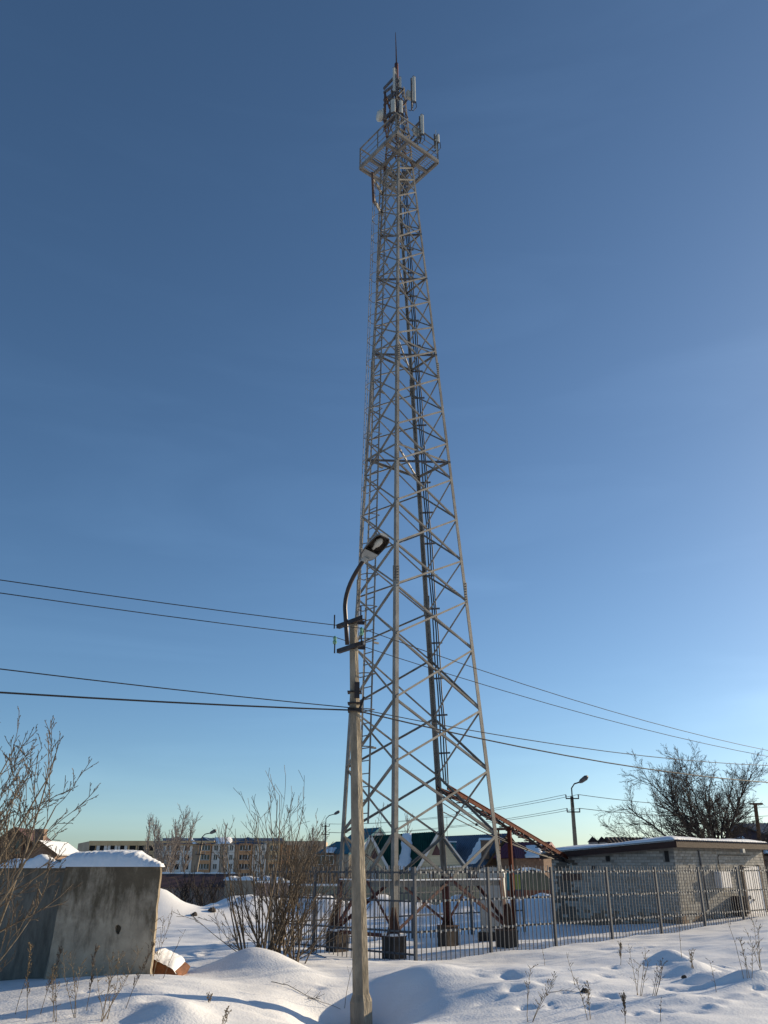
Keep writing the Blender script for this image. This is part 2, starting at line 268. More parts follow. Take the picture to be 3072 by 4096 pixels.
# ploughed heaps behind the fenced yard
for x, y, a, sx, sy in [(-9.6, 37.5, .95, 1.3, 1.3), (-11.4, 37, .8, 1.2, 1.2), (-6.2, 40, .85, 1.6, 1.3), (-3.6, 40.5, .6, 1.5, 1.2), (-2.2, 40, .55, 1.3, 1), (-.2, 41, .75, 1.0, 1.2), (1.6, 40.5, .6, 1.5, 1.), (3.4, 41.5, .8, .8, 1.2), (5.2, 41, .6, 1.0, 1), (7.2, 41, .8, 1.3, 1.2), (-8.0, 38, .35, 2, 1.3), (-14, 39, .9, 2, 1.6), (10, 43, .7, 2, 1.4)]:
    GAU.append((x, y, a, sx, sy, 0))
_ph = rng.uniform(0, 6.28, (40, 3)); _kk = [(rng.normal(0, 1), rng.normal(0, 1), s) for s in np.geomspace(0.25, 7.0, 40)]
def hgt(x, y):
    x = np.asarray(x, float); y = np.asarray(y, float)
    sh = x.shape; xf = x.ravel(); yf = y.ravel(); out = np.zeros_like(xf)
    near = (np.abs(xf) < 34) & (yf > -12) & (yf < 66)
    xn, yn = xf[near], yf[near]; z = _wt[_n] + _wt[_n + 1] * xn + _wt[_n + 2] * yn
    for i in range(_n): z += _wt[i] * _tps((xn - C[i, 0]) ** 2 + (yn - C[i, 1]) ** 2)
    w = np.clip((34 - np.abs(xn)) / 12, 0, 1) * np.clip((66 - yn) / 14, 0, 1) * np.clip((yn + 12) / 10, 0, 1); w = w * w * (3 - 2 * w)
    out[near] = z * w
    t = np.clip((yf - 46) / 10, 0, 1); out -= 0.8 * t * t * (3 - 2 * t)
    t = np.clip((yf - 60) / 140, 0, 1); out -= 3.2 * t * t * (3 - 2 * t)
    for gx, gy, a, sx, sy, r in GAU:
        dx = xf - gx; dy = yf - gy; c, s = math.cos(r), math.sin(r)
        u = (dx * c + dy * s) / sx; v = (-dx * s + dy * c) / sy
        k = u * u + v * v
        sel = k < 14
        out[sel] += a * np.exp(-k[sel])
    fade = np.clip((90 - np.hypot(xf, yf)) / 50, 0, 1)
    nz = np.zeros_like(xf)
    for (kx, ky, s), p in zip(_kk, _ph): nz += np.sin((kx * xf + 1.6 * ky * yf) * s + p[0] + 0.8 * np.sin(0.6 * s * yf + p[1])) * 0.0075 / (s ** 0.85)
    # crust: broken fine relief near the camera
    cr = np.clip(1.4 - np.hypot(xf, yf - 14) / 16, 0, 1)
    nz += cr * (0.0028 * np.sin(9.1 * xf + 3.1 * np.sin(5.3 * yf)) * np.sin(8.3 * yf + 2.2 * np.sin(6.1 * xf + 1)) + 0.0016 * np.sin(17 * xf + 4 * np.sin(9 * yf)) * np.sin(15 * yf + 3 * np.sin(11 * xf)))
    # wind ripples and lumpy heaps
    nz += 0.010 * np.sin(xf * 1.1 + 4.2 * yf + 1.3 * np.sin(0.9 * xf)) * (0.5 + 0.5 * np.sin(0.7 * xf - 0.9 * yf))
    lump = np.clip(1 - np.abs(yf - 40) / 4, 0, 1)
    nz += lump * 0.05 * (np.sin(3.1 * xf + 2 * np.sin(2.3 * yf)) * np.sin(2.7 * yf + 1.1 * np.sin(3.9 * xf)) + 0.7 * np.abs(np.sin(6.3 * xf + 3 * yf)) )
    out += nz * fade
    return out.reshape(sh)
def gz(x, y): return float(hgt(np.array([x]), np.array([y]))[0])
def axis(lo, a, b, hi, step, grow=1.13):
    mid = list(np.arange(a, b + step / 2, step)); s = step; v = b; up = []
    while v < hi: s *= grow; v += s; up.append(v)
    s = step; v = a; dn = []
    while v > lo: s *= grow; v -= s; dn.append(v)
    return np.array(dn[::-1] + mid + up)
ax = axis(-1500, -7.5, 12.5, 1500, 0.055); ay = axis(-60, 10.5, 30, 2500, 0.06, 1.07)
XX, YY = np.meshgrid(ax, ay); ZZ = hgt(XX, YY)
nx_, ny_ = len(ax), len(ay)
me = bpy.data.meshes.new('snow_ground'); me.vertices.add(nx_ * ny_)
me.vertices.foreach_set('co', np.stack([XX, YY, ZZ], -1).astype(np.float32).ravel())
ii = (np.arange(ny_ - 1)[:, None] * nx_ + np.arange(nx_ - 1)[None, :]).ravel()
quads = np.stack([ii, ii + 1, ii + nx_ + 1, ii + nx_], 1).astype(np.int32)
me.loops.add(quads.size); me.loops.foreach_set('vertex_index', quads.ravel())
me.polygons.add(len(quads)); me.polygons.foreach_set('loop_start', np.arange(0, quads.size, 4, dtype=np.int32)); me.polygons.foreach_set('loop_total', np.full(len(quads), 4, np.int32))
me.update(calc_edges=True); me.polygons.foreach_set('use_smooth', np.ones(len(quads), bool)); me.materials.append(M['snow'])
g = bpy.data.objects.new('snow_ground', me); COL.link(g); tag(g, kind='structure')

# ------------------------------------------------------------------ lattice tower
LB = dict(F=(.23, 22.02), L=(-1.30, 23.76), R=(3.37, 24.35), B=(1.84, 26.09))
LT = dict(F=(.60, 24.79), L=(.06, 25.52), R=(1.09, 25.27), B=(.55, 26.0))
ZP = 28.67; ZT = 28.35; DK = 1.054
def leg(k, z):
    zz = min(z, ZT); x = lerp(LB[k][0], LT[k][0], zz / 30); y = lerp(LB[k][1], LT[k][1], zz / 30)
    if z > ZT:
        cx = sum(lerp(LB[q][0], LT[q][0], ZT / 30) for q in 'FLRB') / 4; cy = sum(lerp(LB[q][1], LT[q][1], ZT / 30) for q in 'FLRB') / 4
        s = lerp(1, 0.42, (z - ZT) / 5.2); x = cx + (x - cx) * s; y = cy + (y - cy) * s
    return Vector((x, y, z))
def z_of_F(py):
    lo, hi = 0.0, 36.0
    for _ in range(50):
        m = (lo + hi) / 2; p = leg('F', m)
        zc = p.y * CP + (p.z - EYE) * SP; yy = 2048 - F_PX * ((p.z - EYE) * CP - p.y * SP) / zc
        if yy > py: lo = m
        else: hi = m
    return lo
BASEZ = 0.48
zlev = [BASEZ] + [z_of_F(y) for y in (3332, 3052, 2794, 2538, 2338, 2171, 2002, 1841, 1696, 1566, 1439, 1331, 1238, 1138, 1043, 948, 860, 784, 719)]
zlev += [lerp(zlev[-1], ZT, .5), ZT]
zmast = [28.35, 29.3, 30.25, 31.2, 32.15, 33.0]
tower = thing('lattice_tower', (1.0, 23.9, 0), 'tall grey steel lattice communications tower with platform, inside the fenced yard', 'tower')
faces = [('F', 'R'), ('R', 'B'), ('B', 'L'), ('L', 'F')]
ctr = lambda z: (leg('F', z) + leg('B', z)) / 2
def fdirs(k, z):
    """unit directions from leg k along its two faces"""
    nb = dict(F=('R', 'L'), R=('B', 'F'), B=('L', 'R'), L=('F', 'B'))[k]
    return [(leg(n, z) - leg(k, z)).normalized() for n in nb]
for k in 'FLRB':
    lo = MB(); zz = [BASEZ, 1.75]; ex, ey = fdirs(k, 1); lo.angle(leg(k, zz[0]), leg(k, zz[1]), ex, ey, .14, .02); lo.build('leg_base', M['steel'] if k == 'F' else M['primer'], tower)
    cuts = [1.75, 9.9, 18.3, ZT]
    for a, b, w in zip(cuts, cuts[1:], (.128, .112, .092)):
        mb = MB(); ex, ey = fdirs(k, a); mb.angle(leg(k, a), leg(k, b), ex, ey, w, .02, w - .01); mb.build('leg', M['steel'], tower)
    mb = MB(); ex, ey = fdirs(k, 29); mb.angle(leg(k, ZT), leg(k, 33.1), ex, ey, .08, .012); mb.build('mast_leg', M['rust'] if k in 'LB' else M['steel'], tower)
    # splice plates with bolts
    for zs in (9.9, 18.3):
        ex, ey = fdirs(k, zs); out = -(ex + ey).normalized(); mb = MB()
        for e in (ex, ey):
            c = leg(k, zs) + e * .066; nrm = (e.cross(Vector((0, 0, 1)))).normalized(); nrm = nrm if nrm.dot(out) > 0 else -nrm
            mb.bar(c + nrm * .008 - Vector((0, 0, .35)), c + nrm * .008 + Vector((0, 0, .35)), .11, .014, nrm)
            for q in range(8): mb.box(c + nrm * .025 + Vector((0, 0, -.3 + q * .086)), (.03, .03, .03))
        mb.build('splice_plate', M['steel'], tower)
    # flared foot with gussets, footing block
    fo = MB(); c = leg(k, BASEZ); ex, ey = fdirs(k, 0)
    fo.box(c + Vector((0, 0, -.01)) + (ex + ey) * .07, (.44, .44, .03), Matrix.Rotation(math.atan2(ex.y, ex.x), 3, 'Z'))
    for e in (ex, ey, -ex, -ey):
        n = Vector((-e.y, e.x, 0)) * .008; tip = c + Vector((0, 0, .62)); a = c + e * .22; q = c + Vector((0, 0, .01))
        fo.add([q - n, a - n + Vector((0, 0, .01)), tip + e * .05 - n, tip - n, q + n, a + n + Vector((0, 0, .01)), tip + e * .05 + n, tip + n], [(0, 1, 2, 3), (7, 6, 5, 4), (0, 4, 5, 1), (1, 5, 6, 2), (2, 6, 7, 3)])
    fo.build('leg_foot', M['rust'], tower)
    bl = MB(); rot = Matrix.Rotation(math.atan2(ex.y, ex.x), 3, 'Z'); cc = c + (ex + ey) * .05
    bl.box((cc.x, cc.y, BASEZ - .025 - .42), (.42, .42, .84), rot)
    bl.build('footing', M['footing'], tower)
    if k in 'FL':
        sn = MB(); sn.box((cc.x, cc.y, BASEZ + .025), (.42, .42, .05), rot); sn.build('snow_cap', M['snow_roof'], tower)
for fi, (a, b) in enumerate(faces):
    for i in range(len(zlev) - 1):
        z0, z1 = zlev[i], zlev[i + 1]
        ch = (leg(b, z0) - leg(a, z0)).normalized(); nrm = ch.cross(Vector((0, 0, 1))).normalized()
        if (leg(a, z0) - ctr(z0)).dot(nrm) < 0: nrm = -nrm
        w = lerp(.062, .042, min(1, z0 / 25)) if i else .07
        for j, (s, e) in enumerate(((leg(a, z0), leg(b, z1)), (leg(a, z1), leg(b, z0)))):
            off = nrm * (.012 if j == 0 else -.02); dirn = (e - s).normalized(); s = s + dirn * .06 + off; e = e - dirn * .06 + off
            perp = nrm.cross(dirn).normalized(); perp = perp if perp.z > 0 else -perp
            if i == 0:
                zc_ = 1.72; t = max(.05, min(.95, (zc_ - s.z) / (e.z - s.z))); m = s.lerp(e, t)
                lowp, hip = (s, e) if s.z < e.z else (e, s)
                MB().angle(lowp, m, perp, -nrm, w, .012).build('diagonal_brace', M['primer'], tower)
                MB().angle(m, hip, perp, -nrm, w, .012).build('diagonal_brace', M['steel'], tower)
            else:
                MB().angle(s, e, perp, -nrm, w, .010).build('diagonal_brace', M['steel'], tower)
    # belts
    for zb, w in ((1.66, .12), (14.63, .07), (19.05, .062), (22.58, .055), (24.8, .05), (ZT, .06), (30.25, .05), (32.15, .05), (33.0, .05)):
        p, q = leg(a, zb), leg(b, zb); ch = (q - p).normalized(); nrm = ch.cross(Vector((0, 0, 1))).normalized()
        if (p - ctr(zb)).dot(nrm) < 0: nrm = -nrm
        MB().angle(p - nrm * .03, q - nrm * .03, Vector((0, 0, -1)), -nrm, w, .012).build('belt', M['steel'], tower)
    if fi in (0, 3):
        p, q = leg(a, 1.68), leg(b, 1.68); mb = MB(); mb.bar(p.lerp(q, .04) + Vector((0, 0, .02)), p.lerp(q, .96) + Vector((0, 0, .02)), .1, .03); mb.build('snow_strip', M['snow_roof'], tower)
    for i in range(len(zmast) - 1):
        z0, z1 = zmast[i], zmast[i + 1]
        for s, e in ((leg(a, z0), leg(b, z1)), (leg(a, z1), leg(b, z0))):
            MB().bar(s, e, .035, .035).build('mast_brace', M['rust'] if (fi + i) % 3 == 0 else M['steel'], tower)
mb = MB(); mb.bar(leg('L', .47), leg('F', .47), .08, .08); mb.build('ground_tie', M['primer'], tower)
for zb in (14.63, 19.05, 22.58, 24.8):
    MB().bar(leg('L', zb) - Vector((0, 0, .03)), leg('R', zb) - Vector((0, 0, .03)), .06, .06).build('diaphragm_brace', M['steel_dark'], tower)
    MB().bar(leg('F', zb) - Vector((0, 0, .1)), leg('B', zb) - Vector((0, 0, .1)), .05, .05).build('diaphragm_brace', M['steel'], tower)
# ladder with safety hoops on the left front face
fn = (leg('F', 8) - leg('L', 8)).normalized(); lout = Vector((fn.y, -fn.x, 0)); lout = lout if lout.y < 0 else -lout
def lad(z): return leg('L', z) + fn * (1.06 - .72 * (z - 3.2) / 19) + lout * .10
rails = MB()
for s in (-.19, .19): rails.bar(lad(3.05) + fn * s, lad(15) + fn * s, .05, .05).bar(lad(15) + fn * s, lad(28.6) + fn * s, .05, .05)
ladder = rails.build('ladder', M['steel'], tower)
z = 3.3
while z < 28.4: MB().bar(lad(z) - fn * .19, lad(z) + fn * .19, .026, .026).build('rung', M['steel'], ladder); z += .34
z = 5.0; hoops_z = []
while z < 27.8:
    hoops_z.append(z); pts = []
    for q in range(13):
        a = math.pi * (q / 12) ; pts.append(lad(z) + fn * (-.33 * math.cos(a)) + lout * (.40 * math.sin(a) ** .8))
    mb = MB(); mb.tube([lad(z) - fn * .19] + pts + [lad(z) + fn * .19], .016, 4); mb.build('safety_hoop', M['steel'], ladder); z += 1.02
for a in (.3, .5, .7):
    aa = math.pi * a; pts = [lad(zz) + fn * (-.33 * math.cos(aa)) + lout * (.40 * math.sin(aa) ** .8) for zz in (hoops_z[0], 15, hoops_z[-1])]
    MB().tube(pts, .011, 4).build('hoop_strap', M['steel'], ladder)
# small brackets of the ladder
for zz in range(5, 28, 3):
    MB().bar(lad(zz) + fn * .19, lad(zz) + fn * .19 - lout * .2, .05, .05).build('ladder_bracket', M['steel'], ladder)
# platform
PF, PL, PR = at(1585, 528, 22.5 * DK), at(1440, 675, 24.2 * DK), at(1752, 647, 23.9 * DK)
for p in (PF, PL, PR): p.z = ZP
PBk = PL + PR - PF; PC = (PF + PBk) / 2
plat = MB()
cor = [PF, PR, PBk, PL]
for i in range(4): plat.bar(cor[i], cor[(i + 1) % 4], .10, .15)
platform = plat.build('platform', M['steel'], tower)
e1 = (PR - PF); e2 = (PL - PF)
for t in (.28, .72):
    MB().bar(PF + e1 * t + Vector((0, 0, -.02)), PF + e1 * t + e2 + Vector((0, 0, -.02)), .10, .12).build('floor_beam', M['steel'], platform)
    MB().bar(PF + e2 * t + Vector((0, 0, -.04)), PF + e2 * t + e1 + Vector((0, 0, -.04)), .10, .12).build('floor_beam', M['steel'], platform)
gr = MB(); n = 22
for i in range(1, n):
    t = i / n
    for lo_, hi_ in ((0, .28), (.72, 1)):
        gr.bar(PF + e2 * t + e1 * lo_ + Vector((0, 0, .05)), PF + e2 * t + e1 * hi_ + Vector((0, 0, .05)), .014, .016)
        if t < .28 or t > .72:
            pass
    if .28 < t < .72:
        continue
    gr.bar(PF + e2 * t + e1 * .28 + Vector((0, 0, .05)), PF + e2 * t + e1 * .72 + Vector((0, 0, .05)), .014, .016)
gr.build('floor_grating', M['steel'], platform, kind='stuff')
up1 = Vector((0, 0, 1.08))
for i in range(4):
    a, b = cor[i], cor[(i + 1) % 4]
    for h, w in ((1.08, .045), (.72, .02), (.38, .02)):
        MB().bar(a + Vector((0, 0, h)), b + Vector((0, 0, h)), w, w).build('guard_rail', M['steel'], platform)
    MB().bar(a, a + up1, .055, .055).build('rail_post', M['steel'], platform)
    for t in ((.5,) if i else (.5,)): MB().bar(a.lerp(b, t), a.lerp(b, t) + up1, .05, .05).build('rail_post', M['steel'], platform)
# top pole and lightning rod
tc_ = ctr(32); zr0, zr1, zr2 = at(1584, 258, 25.35).z, at(1583, 200, 25.35).z, at(1580, 132, 25.35).z
MB().tube([Vector((tc_.x - .03, tc_.y, 30.0)), Vector((tc_.x - .05, tc_.y, zr0))], .085, 8).build('mast_pole', M['primer'], tower, smooth=True)
MB().tube([Vector((tc_.x - .05, tc_.y, zr0)), Vector((tc_.x - .06, tc_.y, zr1)), Vector((tc_.x - .08, tc_.y, zr2))], [.035, .028, .012], 6).build('lightning_rod', M['rust'], tower)
# hanging side mast left of the platform
p0, p1 = at(1489, 690, 24.5), at(1494, 808, 24.5); sm = MB(); sm.tube([p0, p1], .05, 8); side = sm.build('side_pipe', M['rust'], tower)
MB().bar(p0 + Vector((0, 0, -.25)), leg('L', p0.z - .3), .05, .16).build('pipe_bracket', M['steel'], side); MB().bar(p1 + Vector((0, 0, .15)), leg('L', p1.z + .2), .05, .2).build('pipe_bracket', M['steel'], side)

# ------------------------------------------------------------------ antennas and radios on the tower
def tower_anchor(p): return leg('R' if p.x > .75 else 'L', max(ZT + .1, min(32.9, p.z)))
def panel_antenna(top, bot, d, w, depth, face, label, pipe=True, anchor=None):
    d *= DK; a, b = at(*top, d), at(*bot, d); b.x = a.x if abs(a.x - b.x) < .2 else b.x; b.y = a.y
    t = thing('panel_antenna', b, label, 'antenna', 'antennas on the tower top')
    rot = Matrix.Rotation(face, 3, 'Z'); H = a.z - b.z; prof = []
    n = 8; mb = MB(); w2 = w / 2
    prof = [(-w2, 0), (w2, 0), (w2, depth * .55), (w2 * .75, depth * .9), (0, depth), (-w2 * .75, depth * .9), (-w2, depth * .55)]
    mb.v = []; vs = []
    for z in (b.z, a.z): vs += [Vector((b.x, b.y, z)) + rot @ Vector((x, -y, 0)) for x, y in prof]
    k = len(prof); mb.add(vs, [(i, (i + 1) % k, k + (i + 1) % k, k + i) for i in range(k)] + [tuple(range(k - 1, -1, -1)), tuple(range(k, 2 * k))])
    mb.build('radome', M['antenna'], t)
    cap = MB()
    for z in (b.z - .015, a.z + .015): cap.box(Vector((b.x, b.y, z)) + rot @ Vector((0, -depth * .45, 0)), (w * .96, depth * .85, .03), rot)
    cap.build('end_cap', M['steel_dark'], t)
    back = rot @ Vector((0, .14, 0)); pp = Vector((b.x, b.y, 0)) + back
    MB().tube([pp + Vector((0, 0, b.z - .25)), pp + Vector((0, 0, a.z + .12))], .035, 8).build('mount_pipe', M['steel_dark'], t, smooth=True)
    for z in (b.z + H * .12, b.z + H * .85):
        MB().bar(Vector((b.x, b.y, z)), pp + Vector((0, 0, z)), .06, .10).build('clamp', M['steel_dark'], t)
        an = (anchor or tower_anchor(pp)); an = Vector((an.x, an.y, z)); MB().bar(pp + Vector((0, 0, z - .05)), an, .07, .12).build('bracket_arm', M['steel_dark'], t)
    c0 = Vector((b.x, b.y, b.z)) - rot @ Vector((0, depth * .5, 0))
    for s in (-.05, .06): MB().tube([c0 + Vector((s, 0, 0)), c0 + Vector((s * 1.4, .02, -.3)), c0 + Vector((s - .1, .1, -.42)), c0 + Vector((s - .2, .2, -.25))], .015, 5).build('jumper_cable', M['wire'], t)
    return t
panel_antenna((1653, 312), (1654, 410), 23.6, .13, .10, R(35), 'long white panel antenna standing out highest on the right of the mast')
panel_antenna((1686, 465), (1687, 540), 23.4, .135, .10, R(30), 'white panel antenna on dark arms above the right side of the platform rail')
panel_antenna((1577, 275), (1577, 368), 23.35, .095, .07, R(-35), 'narrow white panel antenna strapped to the red pole at the very top')
panel_antenna((1573, 402), (1573, 452), 23.2, .20, .08, R(-30), 'wide white panel antenna low in the mast, left of its centre line')
panel_antenna((1599, 312), (1599, 354), 23.5, .10, .07, R(40), 'short sunlit panel antenna tucked inside the right of the mast top')
panel_antenna((1602, 406), (1602, 455), 23.4, .16, .08, R(40), 'pale grey panel antenna low in the mast, right of its centre line')
panel_antenna((1750, 541), (1750, 570), 23.8, .09, .07, R(60), 'tiny white panel antenna on the right corner post of the platform', anchor=PR)
w0 = at(1744, 520, 23.8 * DK); MB().tube([Vector((w0.x, w0.y, ZP + .4)), Vector((w0.x - .01, w0.y, w0.z))], [.03, .012], 6).build('whip_antenna', M['antenna'], origin=(w0.x, w0.y, ZP + .4), label='thin pale whip antenna at the right corner of the platform rail', cat='antenna', group='antennas on the tower top')
# drum antenna on the left
dp = at(1519, 464, 23.3 * DK); drum = thing('drum_antenna', dp, 'round white drum antenna facing left at the left of the mast', 'antenna', 'antennas on the tower top')
ax_ = Vector((-.96, -.28, .0)).normalized()
MB().tube([dp - ax_ * .10, dp + ax_ * .05, dp + ax_ * .12], [.21, .235, .16], 20).build('radome', M['antenna'], drum, smooth=False)
MB().tube([dp - ax_ * .28, dp - ax_ * .10], [.09, .18], 14).build('reflector_back', M['steel_dark'], drum)
pv = at(1527, 368, 23.4 * DK); pv.x = dp.x + .22; pv.y = dp.y + .12
MB().tube([Vector((pv.x, pv.y, dp.z - .5)), Vector((pv.x, pv.y, pv.z))], .045, 8).build('mount_pipe', M['rust'], drum, smooth=True)
for z in (pv.z - .1, dp.z - .3): MB().bar(Vector((pv.x, pv.y, z)), leg('L', z) , .06, .07).build('bracket_arm', M['rust'], drum)
def radio(px, py, d, size, label, rz=R(30)):
    c = at(px, py, d * DK); t = thing('radio_unit', c, label, 'radio unit', 'radio boxes on the tower top')
    rot = Matrix.Rotation(rz, 3, 'Z'); MB().box(c, size, rot).build('housing', M['antenna'], t)
    fins = MB()
    for q in range(7): fins.box(c + rot @ Vector((-size[0] / 2 + size[0] * (q + .5) / 7, size[1] / 2 + .02, 0)), (.012, .04, size[2] * .9), rot)
    fins.build('cooling_fins', M['clip'], t); an = tower_anchor(c); MB().bar(c - Vector((0, 0, .1)), Vector((an.x, an.y, c.z - .1)), .05, .06).build('bracket', M['steel_dark'], t)
radio(1637, 381, 23.75, (.24, .14, .40), 'pale box behind the highest right panel antenna')
radio(1665, 525, 23.6, (.22, .16, .34), 'pale box left of the panel antenna above the platform rail')
radio(1535, 448, 23.6, (.16, .14, .28), 'small white box just right of the round drum antenna')
# feeder cables up the rear leg
for j, off in enumerate((.16, .24, .31)):
    pts = []
    for zz in np.linspace(4.3, 32, 30):
        p = leg('B', zz) + Vector((off + .015 * math.sin(zz * 2.1 + j), .03 * j - .06, 0)); pts.append(p)
    MB().tube(pts, .022, 5).build('feeder_cable', M['wire'], origin=pts[0], label='black feeder cable on the rear tower leg, ' + ('nearest the leg', 'middle of three', 'farthest from the leg')[j], cat='cable', group='feeder cables on the rear leg')
fc = MB()
cables_clamps = thing('cable_clamp_rail', leg('B', 4.3), 'row of dark clamps holding the feeder cables to the rear tower leg', 'clamp')
for zz in np.arange(5.2, 28.3, 1.15): MB().bar(leg('B', zz) + Vector((.02, -.05, 0)), leg('B', zz) + Vector((.42, -.05, .02)), .05, .05).build('clamp', M['steel_dark'], cables_clamps)

# ------------------------------------------------------------------ fenced yard
FA = Vector((.72, 21.1, 0)); fr = Vector((.76, .65, 0)).normalized(); fl = Vector((-.65, .76, 0)).normalized(); fl2 = Vector((-.72, .69, 0)).normalized()
FH = 2.02
pk = MB(); pk.box((0, 0, FH / 2 - .03), (.017, .017, FH + .06)); pk.mi = 1
for zr in (.62, 1.26, 1.88): pk.box((0, -.018, zr), (.040, .010, .055))
def fence(name, start, dirn, nb, bay, label, outward, low=True, first=0, last=0, clips=True):
    t = thing(name, start, label, 'fence', 'fence runs round the tower yard')
    rot = (0, 0, math.atan2(dirn.y, dirn.x)); flip = 1 if (Matrix.Rotation(rot[2], 3, 'Z') @ Vector((0, -1, 0))).dot(outward) > 0 else -1
    me = MB(); me.v = [(a, b * flip, c) for a, b, c in pk.v]; nf = None if clips else 6; me.f = pk.f[:nf]; me.m = pk.m[:nf]
    mesh = me.mesh('picket', [M['fence'], M['clip']])
    post = MB(); post.box((0, 0, FH / 2 - .18), (.065, .065, FH + .32)); pm = post.mesh('post', M['fence'])
    for i in range(nb + 1):
        p = start + dirn * bay * i
        if first <= i <= nb - last: inst('post', pm, t, p, rot)
        if i == nb: break
        q = start + dirn * bay * (i + 1)
        for zr in (.62, 1.26, 1.88) + ((.16,) if low else ()): MB().bar(p + dirn * .04 + Vector((0, 0, zr)), q - dirn * .04 + Vector((0, 0, zr)), .03, .04).build('rail', M['fence'], t)
        k = int(bay / .152)
        for j in range(1, k):
            c = p + dirn * bay * j / k + outward * .028; z0 = random.gauss(0, .015)
            inst('picket', mesh, t, c + Vector((0, 0, z0)), (random.gauss(0, .004), random.gauss(0, .005), rot[2] + random.gauss(0, .03)))
    return t
random.seed(3)
fence('metal_fence', FA, fr, 7, 2.52, 'grey picket fence with bright clips running right past the brick building', -fl, low=False)
fence('metal_fence', FA, fl2, 3, 1.75, 'short grey picket fence run in front of the tower, behind the lamp post', -fr, first=1, clips=False)
WC = FA + fl2 * 5.25
fence('metal_fence', WC, fr, 4, 2.6, 'grey picket fence run at the back of the yard, behind the tower', fl, first=1, clips=False)

# ------------------------------------------------------------------ cabinet inside the yard
cb = at(1976, 3690, 27.2); cz = 0.12; ctop = at(1976, 3478, 27.2).z; rotc = Matrix.Rotation(R(-12), 3, 'Z')
cab = thing('equipment_cabinet', (cb.x, cb.y, 0), 'grey-blue equipment cabinet behind the right tower leg', 'cabinet')
MB().box((cb.x, cb.y, (cz + .12 + ctop - .2) / 2), (.74, .6, ctop - .2 - cz - .12), rotc).build('body', M['cabinet'], cab)
mb = MB()
prof = [(-.40, -.1), (.40, -.1), (.40, .0), (.33, .12), (.2, .18), (-.2, .18), (-.33, .12), (-.40, 0)]
mb.prism(Vector((cb.x, cb.y, ctop - .12)) + rotc @ Vector((0, -.33, 0)), Vector((cb.x, cb.y, ctop - .12)) + rotc @ Vector((0, .33, 0)), prof); mb.build('lid', M['cabinet'], cab)
MB().box((cb.x, cb.y, cz - .1), (.9, .75, .42), rotc).build('plinth', M['footing'], cab)
MB().box(Vector((cb.x, cb.y, 1.0)) + rotc @ Vector((0, -.312, 0)), (.62, .02, 1.45), rotc).build('door', M['cabinet'], cab)
MB().box(Vector((cb.x, cb.y, 1.0)) + rotc @ Vector((.25, -.335, 0)), (.03, .03, .14), rotc).build('handle', M['steel_dark'], cab)

# ------------------------------------------------------------------ brick building
E2 = Vector((10.3, 31.5, 0)); LL, LR = 5.5, 6.5
def s_at_px(o, d, px):
    lo, hi = 0, 8
    f = lambda s: (lambda p: 1536 + F_PX * p.x / (p.y * CP + (1.5 - EYE) * SP))(o + d * s)
    inc = f(8) > f(0)
    for _ in range(40):
        m = (lo + hi) / 2
        if (f(m) < px) == inc: lo = m
        else: hi = m
    return lo
ZB = -.25
def eave_z(s): return lerp(2.62, 2.30, s / LL)
bldg = thing('brick_building', (E2.x, E2.y, 0), 'low pale brick service building with snowy roof at the right', 'building')
E1, E3 = E2 + fl * LL, E2 + fr * LR; E4 = E1 + fr * LR
core = MB(); zt = lambda s: eave_z(s) + .02
core.add([E2 + Vector((0, 0, ZB)), E3 + Vector((0, 0, ZB)), E4 + Vector((0, 0, ZB)), E1 + Vector((0, 0, ZB)), E2 + Vector((0, 0, zt(0))), E3 + Vector((0, 0, zt(0))), E4 + Vector((0, 0, zt(LL))), E1 + Vector((0, 0, zt(LL)))], BOXF)
walls = core.build('wall', M['mortar'], bldg)
def zpx(o, d, px, py): s = s_at_px(o, d, px); p = o + d * s; return s, at(px, py, p.y).z
open_l = []
for px0, px1, py0, py1 in ((2433, 2449, 3424, 3446), (2672, 2689, 3404, 3447), (2374, 2384, 3464, 3476)):
    s0, za = zpx(E2, fl, px1, py1); s1, zb = zpx(E2, fl, px0, py0); open_l.append((s0, s1, za, zb))
bmesh_cache = {}
allb = []
BL, BH, BW = .25, .085, .06
for wname, o, d, nrm, ln, ez, opens in (('l', E2, fl, -fr, LL, eave_z, open_l), ('r', E2, fr, -fl, LR, lambda s: 2.62, [])):
    row = 0; z = .12 if True else 0
    while z < 2.7:
        s = (-.13 if row % 2 else 0.0) + (BW if wname == 'l' else 0)
        while s < ln - .02:
            s0 = max(s, .0 if wname == 'r' else .0); s1 = min(s + BL, ln)
            if s1 - s0 > .05 and z + BH < ez(s1) - .01 and not any(s0 < b and s1 > a and z < zb and z + BH > za for a, b, za, zb in opens):
                allb.append((o + d * ((s0 + s1) / 2) + Vector((0, 0, z + BH / 2)), s1 - s0, d, nrm))
            s += BL + .011
        z += BH + .012; row += 1
random.seed(8)
allb.sort(key=lambda b: b[0].length)
big, rest = allb[:300], allb[300:]
def bcol(c):
    s_ = (c - E2).dot(fl)
    if s_ > 4.55 + random.gauss(0, .25) and s_ < 5.3 + random.gauss(0, .1): return 4
    if c.z < .34 + random.gauss(0, .12): return 5
    return random.choice((0, 0, 1, 1, 2, 3))
for c, ln, d, nrm in big:
    k = (round(ln, 2), bcol(c)); a = math.atan2(d.y, d.x)
    if k not in bmesh_cache:
        m_ = MB(); w, h, t = k[0] / 2, BH / 2, .03; e = .006
        m_.box((0, 0, 0), (k[0] - .004, .05, BH)); bmesh_cache[k] = m_.mesh('brick', M['brick'][k[1]])
    inst('brick', bmesh_cache[k], walls, c + nrm * random.uniform(-.018, -.008), (0, random.uniform(-.006, .006), a))
rb = MB()
